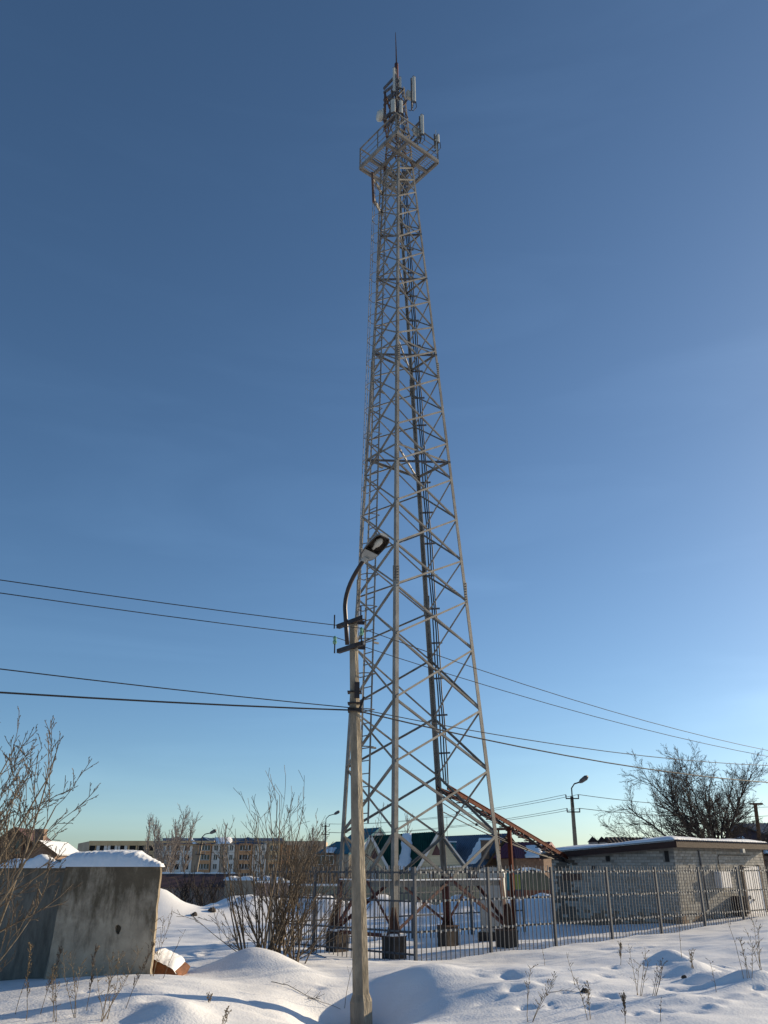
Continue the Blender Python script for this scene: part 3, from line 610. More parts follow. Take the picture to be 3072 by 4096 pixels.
for c, ln, d, nrm in rest:
    rb.mi = bcol(c); rb.box(c + nrm * random.uniform(-.018, -.008), (ln - .004, .05, BH), Matrix.Rotation(math.atan2(d.y, d.x), 3, 'Z'))
rb.build('bricks', M['brick'], walls, kind='stuff')
for (s0, s1, za, zb) in open_l:
    mb = MB(); c = E2 + fl * ((s0 + s1) / 2) - fr * .004; mb.box(c + Vector((0, 0, (za + zb) / 2)), (s1 - s0, .01, zb - za), Matrix.Rotation(math.atan2(fl.y, fl.x), 3, 'Z')); mb.build('vent_opening', M['black'], bldg)
for o, d, nrm, ln in ((E2, fl, -fr, LL), (E2, fr, -fl, LR)):
    mb = MB(); mb.bar(o + nrm * .03 - d * .0 + Vector((0, 0, -.1)), o + d * ln + nrm * .03 + Vector((0, 0, -.1)), .06, .44); mb.build('plinth', M['plinth'], bldg)
# roof: deck, fascia, corrugated sheet, snow
OV = .32
ra, rb_, rc, rd = E2 - fl * OV - fr * OV, E3 - fl * OV + fr * OV, E4 + fl * OV + fr * OV, E1 + fl * OV - fr * OV
def rz(s, up=0): return Vector((0, 0, lerp(2.62, 2.30, s / LL) + up))
dk = MB(); dk.add([ra + rz(-OV, .03), rb_ + rz(-OV, .03), rc + rz(LL + OV, .03), rd + rz(LL + OV, .03), ra + rz(-OV, .09), rb_ + rz(-OV, .09), rc + rz(LL + OV, .09), rd + rz(LL + OV, .09)], BOXF)
roof = dk.build('roof', M['fascia'], bldg)
for a, b in ((ra + rz(-OV, .10), rb_ + rz(-OV, .10)), (rd + rz(LL + OV, .10), ra + rz(-OV, .10))):
    out = -fl if a == ra + rz(-OV, .10) else -fr
    MB().bar(a + out * .015, b + out * .015, .03, .21).build('fascia_board', M['fascia'], roof)
cs = MB(); N = 190; L_ = LR + 2 * OV; D_ = LL + 2 * OV
for i in range(N + 1):
    h = .022 * math.sin(i * 1.57); p = ra - fl * .06 + fr * (L_ * i / N)
    cs.v += [tuple(p + rz(-OV, .235 + h)), tuple(p + fl * (D_ + .06) + rz(LL + OV, .235 + h))]
cs.f = [(2 * i, 2 * i + 2, 2 * i + 3, 2 * i + 1) for i in range(N)]; cs.m = [0] * N
cs.build('corrugated_sheet', M['slate'], roof)
rs = MB(); nu, nv = 90, 60; random.seed(4)
for j in range(nv + 1):
    for i in range(nu + 1):
        u, v = i / nu, j / nv; ed = min(u * 9, (1 - u) * 9, v * 11, (1 - v) * 9, 1); ed = ed ** .5
        th = .02 + ed * (.15 + .035 * math.sin(u * 7 + 2) + .03 * math.sin(v * 9 + u * 4) + .012 * math.sin(u * 31) * math.sin(v * 23) + .012 * random.random())
        jag = (.03 * random.random() + .02 * math.sin(u * 210)) if j == 0 else 0
        p = ra + fr * (L_ * (.006 + .988 * u)) + fl * (D_ * (.012 + .98 * v) + jag)
        rs.v.append(tuple(p + rz(-OV + D_ * v, .225 + th)))
rs.f = [(j * (nu + 1) + i, j * (nu + 1) + i + 1, (j + 1) * (nu + 1) + i + 1, (j + 1) * (nu + 1) + i) for j in range(nv) for i in range(nu)]
b0 = len(rs.v); rs.v += [tuple(Vector(rs.v[i]) - Vector((0, 0, .06))) for i in range(nu + 1)]; rs.f += [(i + 1, i, b0 + i, b0 + i + 1) for i in range(nu)]
b1 = len(rs.v); rs.v += [tuple(Vector(rs.v[j * (nu + 1)]) - Vector((0, 0, .06))) for j in range(nv + 1)]; rs.f += [(j * (nu + 1), (j + 1) * (nu + 1), b1 + j + 1, b1 + j) for j in range(nv)]
rs.m = [0] * len(rs.f); rs.build('roof_snow', M['snow_roof'], roof, smooth=True)
rotr = Matrix.Rotation(math.atan2(fr.y, fr.x), 3, 'Z')
# doors and boxes on the sunlit wall
def wallbox(name, px0, px1, py0, py1, depth, m, proud=0.0, parent=None):
    s0, za = zpx(E2, fr, px0, py1); s1, zb = zpx(E2, fr, px1, py0)
    c = E2 + fr * ((s0 + s1) / 2) - fl * (proud + depth / 2) + Vector((0, 0, (za + zb) / 2))
    return MB().box(c, (s1 - s0, depth, zb - za), rotr).build(name, m, parent or bldg), c, s1 - s0, zb - za
wd, c, w, h = wallbox('door', 2972, 3036, 3466, 3712, .06, M['door_white'], .02); wd['label'] = 'white painted metal door'
for dx in (-w / 2 - .05, w / 2 + .05): MB().box(c + fr * dx + fl * .0, (.08, .10, h + .1), rotr).build('door_frame', M['plinth'], wd)
MB().box(c + fr * (-w * .36) - fl * .06 + Vector((0, 0, -.02)), (.05, .06, .12), rotr).build('handle', M['steel_dark'], wd)
MB().box(c + fr * (-w * .18) - fl * .06 + Vector((0, 0, -.12)), (.06, .05, .08), rotr).build('padlock', M['steel_dark'], wd)
eb, c, w, h = wallbox('meter_box', 2856, 2898, 3481, 3552, .26, M['door_white'], .02)
MB().box(c - fl * .136, (w * .9, .012, h * .92), rotr).build('lid', M['door_white'], eb)
pl_, c, w, h = wallbox('doorway_board', 2918, 2952, 3588, 3716, .03, M['plank'], .03)
ol, c, w, h = wallbox('doorway_frame', 2912, 2958, 3583, 3716, .02, M['door_brown'], .006)
s0, za = zpx(E2, fr, 2916, 3716); hinge = E2 + fr * s0 - fl * .04; zt_ = at(2905, 3583, hinge.y).z
lf = MB(); a = hinge; b = hinge - fl * .62 - fr * .30; lf.bar(a.lerp(b, .5) + Vector((0, 0, ZB)), a.lerp(b, .5) + Vector((0, 0, zt_)), .05, (b - a).length, (b - a).normalized()); lf.build('door', M['door_brown'], bldg, label='dark brown door leaf standing ajar')
for s in (.75, 2.15): pass
s0, z0 = zpx(E2, fr, 2882, 3440); s1, z1 = zpx(E2, fr, 2985, 3424)
MB().tube([E2 + fr * s0 - fl * .04 + Vector((0, 0, 1.9)), E2 + fr * s0 - fl * .04 + Vector((0, 0, z0 + .1)), E2 + fr * (s0 + .1) - fl * .04 + Vector((0, 0, z0 + .17)), E2 + fr * (s1 + .6) - fl * .04 + Vector((0, 0, z0 + .17))], .014, 6).build('conduit', M['wire'], bldg)
s2, z2 = zpx(E2, fr, 2808, 3420); MB().tube([E2 + fr * s2 - fl * .04 + Vector((0, 0, 2.55)), E2 + fr * (s2 + .15) - fl * .04 + Vector((0, 0, .6))], .03, 6).build('conduit', M['steel_dark'], bldg)
fl_, c, w, h = wallbox('wall_lamp', 2943, 2952, 3396, 3411, .12, M['lamp'], .36)
sx, zx = zpx(E2, fr, 2972, 3470); MB().box(E2 + fr * sx - fl * .16 + Vector((0, 0, zx)), (.35, .2, .05), rotr).build('door_closer', M['steel_dark'], bldg)
# sooty stain patch and hatch by the left end
s0, za = zpx(E2, fl, 2330, 3530); s1, zb = zpx(E2, fl, 2250, 3485)
MB().box(E2 + fl * ((s0 + s1) / 2) - fr * .03 + Vector((0, 0, (za + zb) / 2)), (s1 - s0, .04, (zb - za) * .6), Matrix.Rotation(math.atan2(fl.y, fl.x), 3, 'Z')).build('cable_entry_plate', M['rust'], bldg)

# ------------------------------------------------------------------ cable tray from tower to building
ta = at(1772, 3152, 25.95); tb = at(2256, 3432, 35.0); td = (tb - ta).normalized(); tside = Vector((td.y, -td.x, 0)).normalized()
tray = thing('cable_tray', tb, 'red-brown sloping cable tray bridging from tower to brick building', 'cable tray')
for s in (-.15, .15):
    q = MB(); prof = [(-.02, -.05), (.02, -.05), (.02, .05), (-.02, .05)]; q.prism(ta + tside * s, tb + tside * s, prof); q.build('side_rail', M['tray'], tray)
k = 19
for i in range(k):
    p = ta.lerp(tb, (i + .5) / k); MB().bar(p - tside * .22 - Vector((0, 0, .09)), p + tside * .22 - Vector((0, 0, .09)), .05, .035).build('rung', M['rust'], tray)
MB().bar(ta + tside * .15 + Vector((0, 0, .085)), tb + tside * .15 + Vector((0, 0, .065)), .07, .02).build('cover_strip', M['tray'], tray)
sn = MB(); random.seed(2)
pts = [ta.lerp(tb, t) + tside * .15 + Vector((0, 0, .08 + .01 * math.sin(t * 40))) for t in np.linspace(.38, .62, 40)]
sn.tube(pts, [.006 + .012 * math.sin(i * .5) ** 2 for i in range(40)], 6); sn.build('snow_strip', M['snow_roof'], tray, smooth=True)
for j in range(4):
    pts = [ta.lerp(tb, t) + tside * (-.1 + .07 * j) + Vector((0, 0, -.06 - .03 * math.sin(t * 25 + j) - .015)) for t in np.linspace(-.02, 1, 40)]
    MB().tube(pts, .018, 5).build('tray_cable', M['wire'], tray)
tm = ta.lerp(tb, .455); MB().bar(tm + tside * .1 + Vector((0, 0, -.06)), Vector((tm.x + tside.x * .1, tm.y + tside.y * .1, -.2)), .12, .12, tside).build('support_post', M['tray'], tray)
MB().bar(tm - tside * .3 + Vector((0, 0, -.12)), Vector((tm.x - tside.x * .3, tm.y - tside.y * .3, tm.z - 1.1)), .05, .05, tside).build('support_post', M['rust'], tray)
MB().bar(tm - tside * .34 + Vector((0, 0, -.14)), tm + tside * .3 + Vector((0, 0, -.14)), .08, .08).build('support_head', M['rust'], tray)
def sag(a, b, s, n=24): return [a.lerp(b, t) - Vector((0, 0, s * 4 * t * (1 - t))) for t in np.linspace(0, 1, n)]
tcb = [sag(leg('B', 3.75) + Vector((.1, -.05, 0)), tb + Vector((.1, -.1, -.15)), .25), sag(leg('B', 4.05) + Vector((.1, -.05, 0)), tb + Vector((0, 0, -.1)), .32), sag(leg('B', 3.5) + Vector((.1, -.05, 0)), tb + Vector((.2, -.1, -.2)), .15)]
for pts, lab in zip(tcb, ('sagging cable with small clips under the tray, from tower to brick building', 'uppermost slack cable just beneath the sloping tray', 'lowest slack cable beneath the sloping tray')):
    mb = MB(); mb.tube(pts, .016, 5)
    if 'clips' in lab:
        for p in pts[2:-1:3]: mb.box(p, (.07, .07, .07))
    mb.build('slack_cable', M['wire'], origin=pts[-1], label=lab, cat='cable')

# ------------------------------------------------------------------ concrete block with snow, dark wall beside it
cA, cB = at(205, 3700, 14.9), at(622, 3700, 14.9)
blk = thing('concrete_block', ((cA.x + cB.x) / 2, 14.9, 0), 'stained concrete block with a small hole, capped with snow', 'concrete block')
z0, z1 = -.1, at(620, 3462, 14.9).z
xa0, xa1 = at(185, 3900, 14.9).x, at(262, 3470, 14.9).x; xb0, xb1 = at(600, 3930, 14.9).x, at(644, 3465, 14.9).x
_rc = random.Random(3); outer = [Vector((xa0 - .02, z0, 0)), Vector((xb0 - .01, z0, 0))]
for k in range(1, 22): outer.append(Vector((lerp(xb0, xb1, k / 22) - abs(_rc.gauss(0, .003)) - (.012 if k in (6, 15, 16) else 0), lerp(z0, z1, k / 22), 0)))
for k in range(24): outer.append(Vector((lerp(xb1 - .02, xa1, k / 23), z1 - abs(_rc.gauss(0, .008)), 0)))
for k in range(1, 12): outer.append(Vector((lerp(xa1, xa0 - .02, k / 12) + _rc.gauss(0, .003), lerp(z1, z0, k / 12), 0)))
hc = at(472, 3718, 14.9); hole = [Vector((hc.x + .048 * math.cos(a) * (1 + .2 * math.sin(3 * a)), hc.z + .075 * math.sin(a) * (1 + .15 * math.cos(2 * a + 1)), 0)) for a in np.linspace(0, 2 * math.pi, 13)[:-1]][::-1]
tri = tessellate_polygon([outer, hole]); allp = outer + hole
face = MB(); y0, y1 = 14.9, 15.02
vs = [Vector((p.x, y0, p.y)) for p in allp] + [Vector((p.x, y1, p.y)) for p in allp]; nA = len(allp); no = len(outer)
fs = []
for t in tri:
    a, b, c = [Vector((allp[i].x, allp[i].y)) for i in t]
    ccw = (b - a).x * (c - a).y - (b - a).y * (c - a).x > 0
    t = tuple(t) if ccw else tuple(t[::-1]); fs += [t, tuple(nA + i for i in t[::-1])]
fs += [(i, nA + i, nA + (i + 1) % no, (i + 1) % no) for i in range(no)]
fs += [(no + i, nA + no + i, nA + no + (i + 1) % 12, no + (i + 1) % 12) for i in range(12)]
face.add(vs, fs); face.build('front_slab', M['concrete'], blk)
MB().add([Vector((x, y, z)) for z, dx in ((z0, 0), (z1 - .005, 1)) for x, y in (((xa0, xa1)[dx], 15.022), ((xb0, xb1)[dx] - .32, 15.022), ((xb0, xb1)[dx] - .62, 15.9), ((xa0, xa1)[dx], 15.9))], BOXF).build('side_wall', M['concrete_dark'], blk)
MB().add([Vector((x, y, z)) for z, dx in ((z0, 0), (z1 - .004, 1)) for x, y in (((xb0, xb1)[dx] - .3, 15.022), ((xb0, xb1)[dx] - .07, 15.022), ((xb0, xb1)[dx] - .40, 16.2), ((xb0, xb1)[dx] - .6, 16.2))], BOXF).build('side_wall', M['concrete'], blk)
def snow_cap(parent, x0, x1, y0, y1, z, hfun, seed, name='snow_cap', nu=60, nv=24):
    rg = random.Random(seed); m_ = MB()
    for j in range(nv + 1):
        for i in range(nu + 1):
            u, v = i / nu, j / nv; e = max(0, min(1, 7 * min(v, 1 - v) + .05, 11 * min(u, 1 - u) + .05)) ** .5
            rough = .028 * rg.random() * (1 if v < .35 else .2) + .006 * abs(math.sin(u * 37 + 3 * v) + math.sin(u * 91 + 1)) * (1 - v)
            m_.v.append((lerp(x0, x1 - .27 * max(0, v * (y1 - y0) - .2), u) + .01 * rg.random(), lerp(y0, y1, v) + .015 * rg.random(), z + hfun(u, v) * e + rough * min(1, e * 3) if e > .23 else z - .02))
    m_.f = [(j * (nu + 1) + i, j * (nu + 1) + i + 1, (j + 1) * (nu + 1) + i + 1, (j + 1) * (nu + 1) + i) for j in range(nv) for i in range(nu)]; m_.m = [0] * len(m_.f)
    return m_.build(name, M['snow_roof'], parent, smooth=True)
snow_cap(blk, xa1 - .12, xb1 + .015, 14.87, 16.2, z1, lambda u, v: .25 * (1 - .25 * (2 * u - .9) ** 2) * (.75 + .35 * v) * min(1, (1.03 - u) * 3.2), 5)
dw = thing('concrete_wall', (xa1 - 1.5, 15.5, 0), 'darker concrete wall set back at the left edge, snow on top', 'wall')
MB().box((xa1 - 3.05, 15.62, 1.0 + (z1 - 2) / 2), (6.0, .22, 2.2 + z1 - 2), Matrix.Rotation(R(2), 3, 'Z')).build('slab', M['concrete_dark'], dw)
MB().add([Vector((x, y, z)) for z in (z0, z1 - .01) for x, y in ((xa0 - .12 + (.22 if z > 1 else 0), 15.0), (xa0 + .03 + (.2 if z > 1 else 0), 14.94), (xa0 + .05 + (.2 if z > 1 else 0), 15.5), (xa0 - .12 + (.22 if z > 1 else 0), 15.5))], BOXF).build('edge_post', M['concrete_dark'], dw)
snow_cap(dw, xa1 - 6, xa1 - .08, 15.4, 16.1, z1 - .02, lambda u, v: .10 + .05 * math.sin(u * 30) + .03 * math.sin(u * 71), 9, nu=90)
# rusty sheet beside the block
rp = [at(*q) for q in ((602, 3835, 15.6), (628, 3838, 15.5), (700, 3884, 15.3), (712, 3896, 15.3), (694, 3930, 15.2), (604, 3945, 15.3))]
rust = thing('rusty_sheet', rp[4], 'bent rust-brown metal sheet under snow at the foot of the block', 'metal sheet')
mb = MB(); n6 = len(rp); bk = [p + Vector((.05, .7, .04)) for p in rp]
mb.add(rp + bk, [tuple(range(n6 - 1, -1, -1))] + [tuple(range(n6, 2 * n6))] + [(i, (i + 1) % n6, n6 + (i + 1) % n6, n6 + i) for i in range(n6)])
mb.build('sheet', mat('orange_rust', (0.16, 0.065, 0.03), .8, 0, .35, 5, .3), rust)
sm_ = MB(); N1 = 22
for j in range(9):
    for i in range(N1 + 1):
        t = i / N1; e = rp[0].lerp(rp[2], t) if t < .9 else rp[2].lerp(rp[3], (t - .9) * 10)
        v = j / 8; h = .13 * math.sin(math.pi * min(1, v * .55 + .02)) ** .5 * min(1, .25 + 6 * t) * min(1, (1 - t) * 8 + .1)
        sm_.v.append(tuple(e + Vector((-.03 + .006 * math.sin(i * 2.1), -.03 + v * .8, h + .004 * math.sin(i * 1.3 + j)))))
sm_.f = [(j * (N1 + 1) + i, j * (N1 + 1) + i + 1, (j + 1) * (N1 + 1) + i + 1, (j + 1) * (N1 + 1) + i) for j in range(8) for i in range(N1)]; sm_.m = [0] * len(sm_.f)
sm_.build('snow_cap', M['snow_roof'], rust, smooth=True)

# ------------------------------------------------------------------ foreground lamp post
pb, ptop = at(1447, 4150, 14.5), at(1413, 2484, 14.5)
lp = thing('lamp_post', pb, 'weathered concrete lamp post with black bent arm, in front of the tower', 'lamp post')
def oct_prof(w, dd):
    h = w / 2; c = w * .36
    return [(-h + c * .5, -dd), (h - c, -dd), (h, -dd + c), (h, dd), (-h, dd), (-h, -dd + c * .5)]
def pole_seg(z0, z1, w0, w1):
    m_ = MB(); p0 = pb.lerp(ptop, (z0 - pb.z) / (ptop.z - pb.z)); p1 = pb.lerp(ptop, (z1 - pb.z) / (ptop.z - pb.z))
    A = [Vector((p0.x + a, p0.y + b, z0)) for a, b in oct_prof(w0, w0 * .5)]; Bq = [Vector((p1.x + a, p1.y + b, z1)) for a, b in oct_prof(w1, w1 * .5)]
    for i in range(6):
        m_.mi = 1 if i in (1, 2) else 0; m_.add([A[i], A[(i + 1) % 6], Bq[(i + 1) % 6], Bq[i]], [(0, 1, 2, 3)])
    m_.mi = 0; m_.add(A, [tuple(range(5, -1, -1))]); m_.add(Bq, [tuple(range(6))]); return m_
zf = at(1440, 3975, 14.5).z
shaft = pole_seg(zf, ptop.z, .25, .14).build('shaft', [M['pole'], M['pole_worn']], lp)
pole_seg(zf - .10, zf, .33, .25).build('shoulder', [M['pole'], M['pole_worn']], lp)
pole_seg(pb.z - .8, zf - .10, .335, .33).build('foot', [M['pole'], M['pole_worn']], lp)
adir = Vector((.60, -.72, 0)).normalized()      # towards the road
def onp(py): z = at(1413, py, 14.5).z; return pb.lerp(ptop, (z - pb.z) / (ptop.z - pb.z))
for j, py in enumerate((2500, 2600)):
    c = onp(py) + Vector((-.06, -.02, 0)); ca = MB(); up = Vector((0, 0, 1))
    ca.angle(c - adir * .52 - Vector((-.07, .05, 0)) + Vector((0, -.10, 0)), c + adir * .36 + Vector((0, -.10, 0)), Vector((0, 0, 1)), Vector((.77, .64, 0)), .075, .010); cr = ca.build('crossarm', M['arm'], lp)
    for e in (-.47, .32):
        b = c + adir * e + Vector((0, -.10, .0)); MB().tube([b, b + Vector((0, 0, .26))], .014, 6).build('insulator_pin', M['arm'], cr)
        if j == 1:
            MB().tube([b + Vector((0, 0, .17)), b + Vector((0, 0, .21)), b + Vector((0, 0, .24)), b + Vector((0, 0, .28)), b + Vector((0, 0, .32))], [.03, .042, .026, .036, .014], 10).build('insulator', M['insul'], cr)
    MB().bar(c + Vector((-.02, .0, .05)), c + Vector((.26, .06, .05)), .05, .06).build('clamp_band', M['arm'], lp)
va, vb = at(1389, 2578, 14.28), at(1380, 2435, 14.28); ve = at(1458, 2238, 13.95)
pts = [va, va.lerp(vb, .5), vb]
for t in np.linspace(.08, 1, 9):
    ctrlp = at(1378, 2345, 14.24); s1_ = vb.lerp(ctrlp, min(1, t * 2.2)); s2_ = ctrlp.lerp(ve, max(0, t)); pts.append((vb * (1 - t) ** 2 + ctrlp * 2 * t * (1 - t) + ve * t * t))
MB().tube(pts, .040, 10).build('arm', M['arm'], lp, smooth=True)
hA = ve; hB = at(1540, 2146, 13.5); hd = (hB - hA).normalized(); hn = Vector((.05, -.42, -.9)); hn = (hn - hd * hn.dot(hd)).normalized(); hs = hd.cross(hn).normalized(); HL = (hB - hA).length
MB().tube([hA - hd * .12, hA + hd * .08], [.045, .055], 10).build('spigot', M['lamp'], lp)
secs = [(0.03, .085, .07), (.12, .125, .10), (.35, .150, .135), (.65, .155, .15), (.88, .140, .13), (.98, .10, .09)]
head = MB(); n9 = 11; rings = []
for t, w, dep in secs:
    c = hA + hd * (HL * t)
    rings.append([c + hs * (w * math.cos(a)) - hn * (dep * math.sin(a) ** .75 if math.sin(a) > 0 else 0) for a in np.linspace(0, math.pi, n9)])
vs = [p for r_ in rings for p in r_]; head.add(vs, [(i * n9 + j, i * n9 + j + 1, (i + 1) * n9 + j + 1, (i + 1) * n9 + j) for i in range(len(secs) - 1) for j in range(n9 - 1)] + [tuple(range(n9 - 1, -1, -1)), tuple((len(secs) - 1) * n9 + j for j in range(n9))])
hd_o = head.build('lamp_head', M['lamp'], lp, smooth=False)
inner = MB(); rin = []
for t, w, dep in secs[2:]:
    c = hA + hd * (HL * (t if t < .98 else .96)); rin.append([c + hs * (w * .9 * math.cos(a)) - hn * (dep * .85 * math.sin(a) ** .75 + .003) for a in np.linspace(0, math.pi, n9)])
inner.add([p for r_ in rin for p in r_], [(i * n9 + j, i * n9 + j + 1, (i + 1) * n9 + j + 1, (i + 1) * n9 + j) for i in range(len(rin) - 1) for j in range(n9 - 1)] + [tuple(range(n9)), tuple((len(rin) - 1) * n9 + j for j in range(n9))])
inner.build('reflector', M['lamp_in'], hd_o)
lid = MB(); vs = []
for t, w, dep in secs[:3]: c = hA + hd * (HL * t) + hn * .012; vs += [c - hs * w * .97, c + hs * w * .97]
lid.add(vs, [(0, 1, 3, 2), (2, 3, 5, 4)]); lid.build('gear_cover', M['lamp'], hd_o)
rim = MB()
for s in (-1, 1): rim.tube([hA + hd * (HL * t) + hs * s * w + hn * .004 for t, w, dep in secs], .011, 5)
c = secs[-1]; rim.tube([hA + hd * (HL * c[0]) + hs * c[1] + hn * .004, hA + hd * (HL * c[0]) - hs * c[1] + hn * .004], .011, 5); rim.build('rim', M['lamp_in'], hd_o)
bc = hA + hd * (HL * .42) - hn * .03
MB().tube([bc, bc + hd * .06, bc + hd * .09, bc + hd * .15, bc + hd * .22, bc + hd * .27, bc + hd * .285], [.026, .028, .045, .062, .062, .035, .01], 14).build('bulb', M['bulb'], hd_o, smooth=True)
for py, w in ((2842, .05), (2815, .02), (2770, .02)):
    c = onp(py); MB().bar(c - Vector((.125, .01, 0)), c + Vector((.125, -.01, 0)), .235, w).build('clamp_band', M['wire'] if py == 2842 else M['arm'], lp)
c = onp(2765) + Vector((.045, -.105, 0)); MB().box(c, (.09, .03, .28)).build('number_plate_bracket', M['arm'], lp)
c = onp(2842); MB().bar(c + Vector((.08, -.1, 0)), c + Vector((.16, -.1, .22)), .04, .04).build('anchor_clamp', M['wire'], lp)
# overhead wires
wdir = Vector((.79, .61, 0)).normalized(); PO = onp(2600)
def on_line(px):
    lo, hi = -12, 30
    for _ in range(40):
        m = (lo + hi) / 2; p = PO + wdir * m
        if 1536 + F_PX * p.x / (p.y * CP + 2.8 * SP) < px: lo = m
        else: hi = m
    return PO + wdir * lo
eL, eR = on_line(0), on_line(3072)
def wire(py0, pole_pt, py1, rad, label):
    a = at(0, py0, eL.y); b = at(3072, py1, eR.y); p = Vector(pole_pt)
    if py0 is None: a = None
    seg = []
    s_l = (a - p); pts = [p + s_l * 2.6 + Vector((0, 0, .55)), p + s_l * 1.8 + Vector((0, 0, .15)), a]
    for t in (.8, .6, .4, .2): pts.append(p.lerp(a, t) - Vector((0, 0, .02 * 4 * t * (1 - t))))
    pts.append(p)
    for t in np.linspace(.1, .9, 9): pts.append(p.lerp(b, t) - Vector((0, 0, .30 * 4 * t * (1 - t) * .6)))
    pts.append(b); s_r = b - p; pts += [p + s_r * 1.5 + Vector((0, 0, .15)), p + s_r * 2.2 + Vector((0, 0, .75))]
    MB().tube(pts, rad, 5).build('overhead_wire', M['wire'], origin=p, label=label, cat='wire', group='wires crossing at the lamp post')
ins = [onp(2600) + Vector((-.06, -.12, .3)) + adir * .32, onp(2600) + Vector((-.06, -.12, .3)) - adir * .47]
wire(2320, ins[0], 3002, .0075, 'topmost thin wire crossing the frame at the lamp post')
wire(2372, ins[1], 3026, .0075, 'second thin wire from the top, tied to the left green insulator')
c = onp(2842)
wire(2676, c + Vector((-.02, -.13, .02)), 3062, .0085, 'third wire from the top, clamped halfway up the lamp post')
wire(2770, c + Vector((.0, -.135, -.02)), 3130, .0135, 'thick black cable, lowest of the lines crossing at the lamp post')

# ------------------------------------------------------------------ houses and sheds behind
def gp(px, d): p = at(px, 3468, d); return Vector((p.x, d, gz(p.x, d)))
def corr(mb, a, b, c, d, n, amp):
    """corrugated slope: a-b along the ridge, d-c along the eave"""
    nrm = (b - a).cross(d - a).normalized(); nrm = nrm if nrm.z > 0 else -nrm; base = len(mb.v)
    for i in range(2 * n + 1):
        t = i / (2 * n); o = nrm * (amp if i % 2 else 0); mb.v += [tuple(a.lerp(b, t) + o), tuple(d.lerp(c, t) + o)]
    for i in range(2 * n): mb.f.append((base + 2 * i, base + 2 * i + 2, base + 2 * i + 3, base + 2 * i + 1)); mb.m.append(mb.mi)
def gable(parent, A, B, P, V, zg, wallm, roofm, trim=None, siding=True, over=.25, gm=None):
    """gable prism: front triangle A-P-B, pushed back by V; walls to zg"""
    w = MB(); A2, B2, P2 = A + V, B + V, P + V; g = lambda p: Vector((p.x, p.y, zg))
    w.add([g(A), g(B), B, A, g(A2), g(B2), B2, A2], [(0, 1, 2, 3), (5, 4, 7, 6), (1, 5, 6, 2), (4, 0, 3, 7)])
    w.mi = 1 if gm else 0; w.add([A, B, P, A2, B2, P2], [(0, 1, 2), (5, 4, 3)])
    wo = w.build('wall', [wallm, gm] if gm else wallm, parent)
    Vn = V.normalized()
    n = max(4, int(V.length / .3))
    for s, e in ((A, 1), (B, 1)):
        dn = (s - P).normalized(); e0 = s + dn * over; f0, b0 = P - Vn * over, P2 + Vn * over
        r_ = MB(); up = Vector((0, 0, .05)); corr(r_, f0 + up, b0 + up, e0 + V + Vn * over + up, e0 - Vn * over + up, n, .035)
        r_.add([f0, b0, e0 + V + Vn * over, e0 - Vn * over], [(0, 1, 2, 3)]); r_.build('roof', roofm, parent)
        if trim: MB().bar(P - Vn * (over + .03) + Vector((0, 0, -.04)), e0 - Vn * (over + .03) + Vector((0, 0, -.04)), .05, .22, Vector((0, 0, 1))).build('barge_board', trim, parent)
    if siding:
        H = P.z - zg; k = int(H / .22); sd = MB(); ab = (B - A)
        for i in range(k):
            z = zg + .22 * i + .1
            if z > P.z - .25: break
            t = 0 if z < A.z else (z - A.z) / (P.z - A.z)
            l, r = (A.lerp(P, t) if z > A.z else A), (B.lerp(P, t) if z > B.z else B); l = Vector((l.x, l.y, z)); r = Vector((r.x, r.y, z))
            if (r - l).length > .4: sd.bar(l.lerp(r, .01) - Vn * .02, r.lerp(l, .01) - Vn * .02, .03, .19)
        sd.build('siding', gm or wallm, wo, kind='stuff')
    return wo
def window(parent, c, w, h, frame=None, rz_=0.0, m=None):
    rot = Matrix.Rotation(rz_, 3, 'Z'); f = MB(); t = .07
    for dx, dz, ww, hh in ((-w / 2, 0, t, h + t), (w / 2, 0, t, h + t), (0, -h / 2, w, t), (0, h / 2, w, t), (0, 0, t * .7, h)): f.box(c + rot @ Vector((dx, -.05, dz)), (ww, .08, hh), rot)
    fo = f.build('window', frame or M['trim'], parent); MB().box(c + rot @ Vector((0, -.02, 0)), (w, .03, h), rot).build('pane', m or M['glass'], fo)
def slope_snow(parent, a, b, c, d, seed, th=.10, n=14):
    """irregular snow left lying on a roof slope a-b (upper) d-c (lower)"""
    rg = random.Random(seed); m_ = MB(); nrm = (b - a).cross(d - a).normalized(); nrm = nrm if nrm.z > 0 else -nrm; w1 = [rg.uniform(0, 1) for _ in range(n + 1)]; w2 = [rg.uniform(0, 1) for _ in range(n + 1)]
    rows = []
    for j in range(n + 1):
        v = j / n; l = a.lerp(d, v); r = b.lerp(c, v); o1, o2 = .16 * w1[j], .16 * w2[j]
        rows.append([l.lerp(r, o1 + (1 - o1 - o2) * u) + nrm * (.05 + (th if 0 < u < 1 and 0 < v < 1 else 0.0)) for u in (0, .06, .3, .7, .94, 1)])
    m_.add([p for r_ in rows for p in r_], [(j * 6 + i, j * 6 + i + 1, (j + 1) * 6 + i + 1, (j + 1) * 6 + i) for j in range(n) for i in range(5)])
    m_.build('roof_snow', M['snow_roof'], parent, smooth=True)
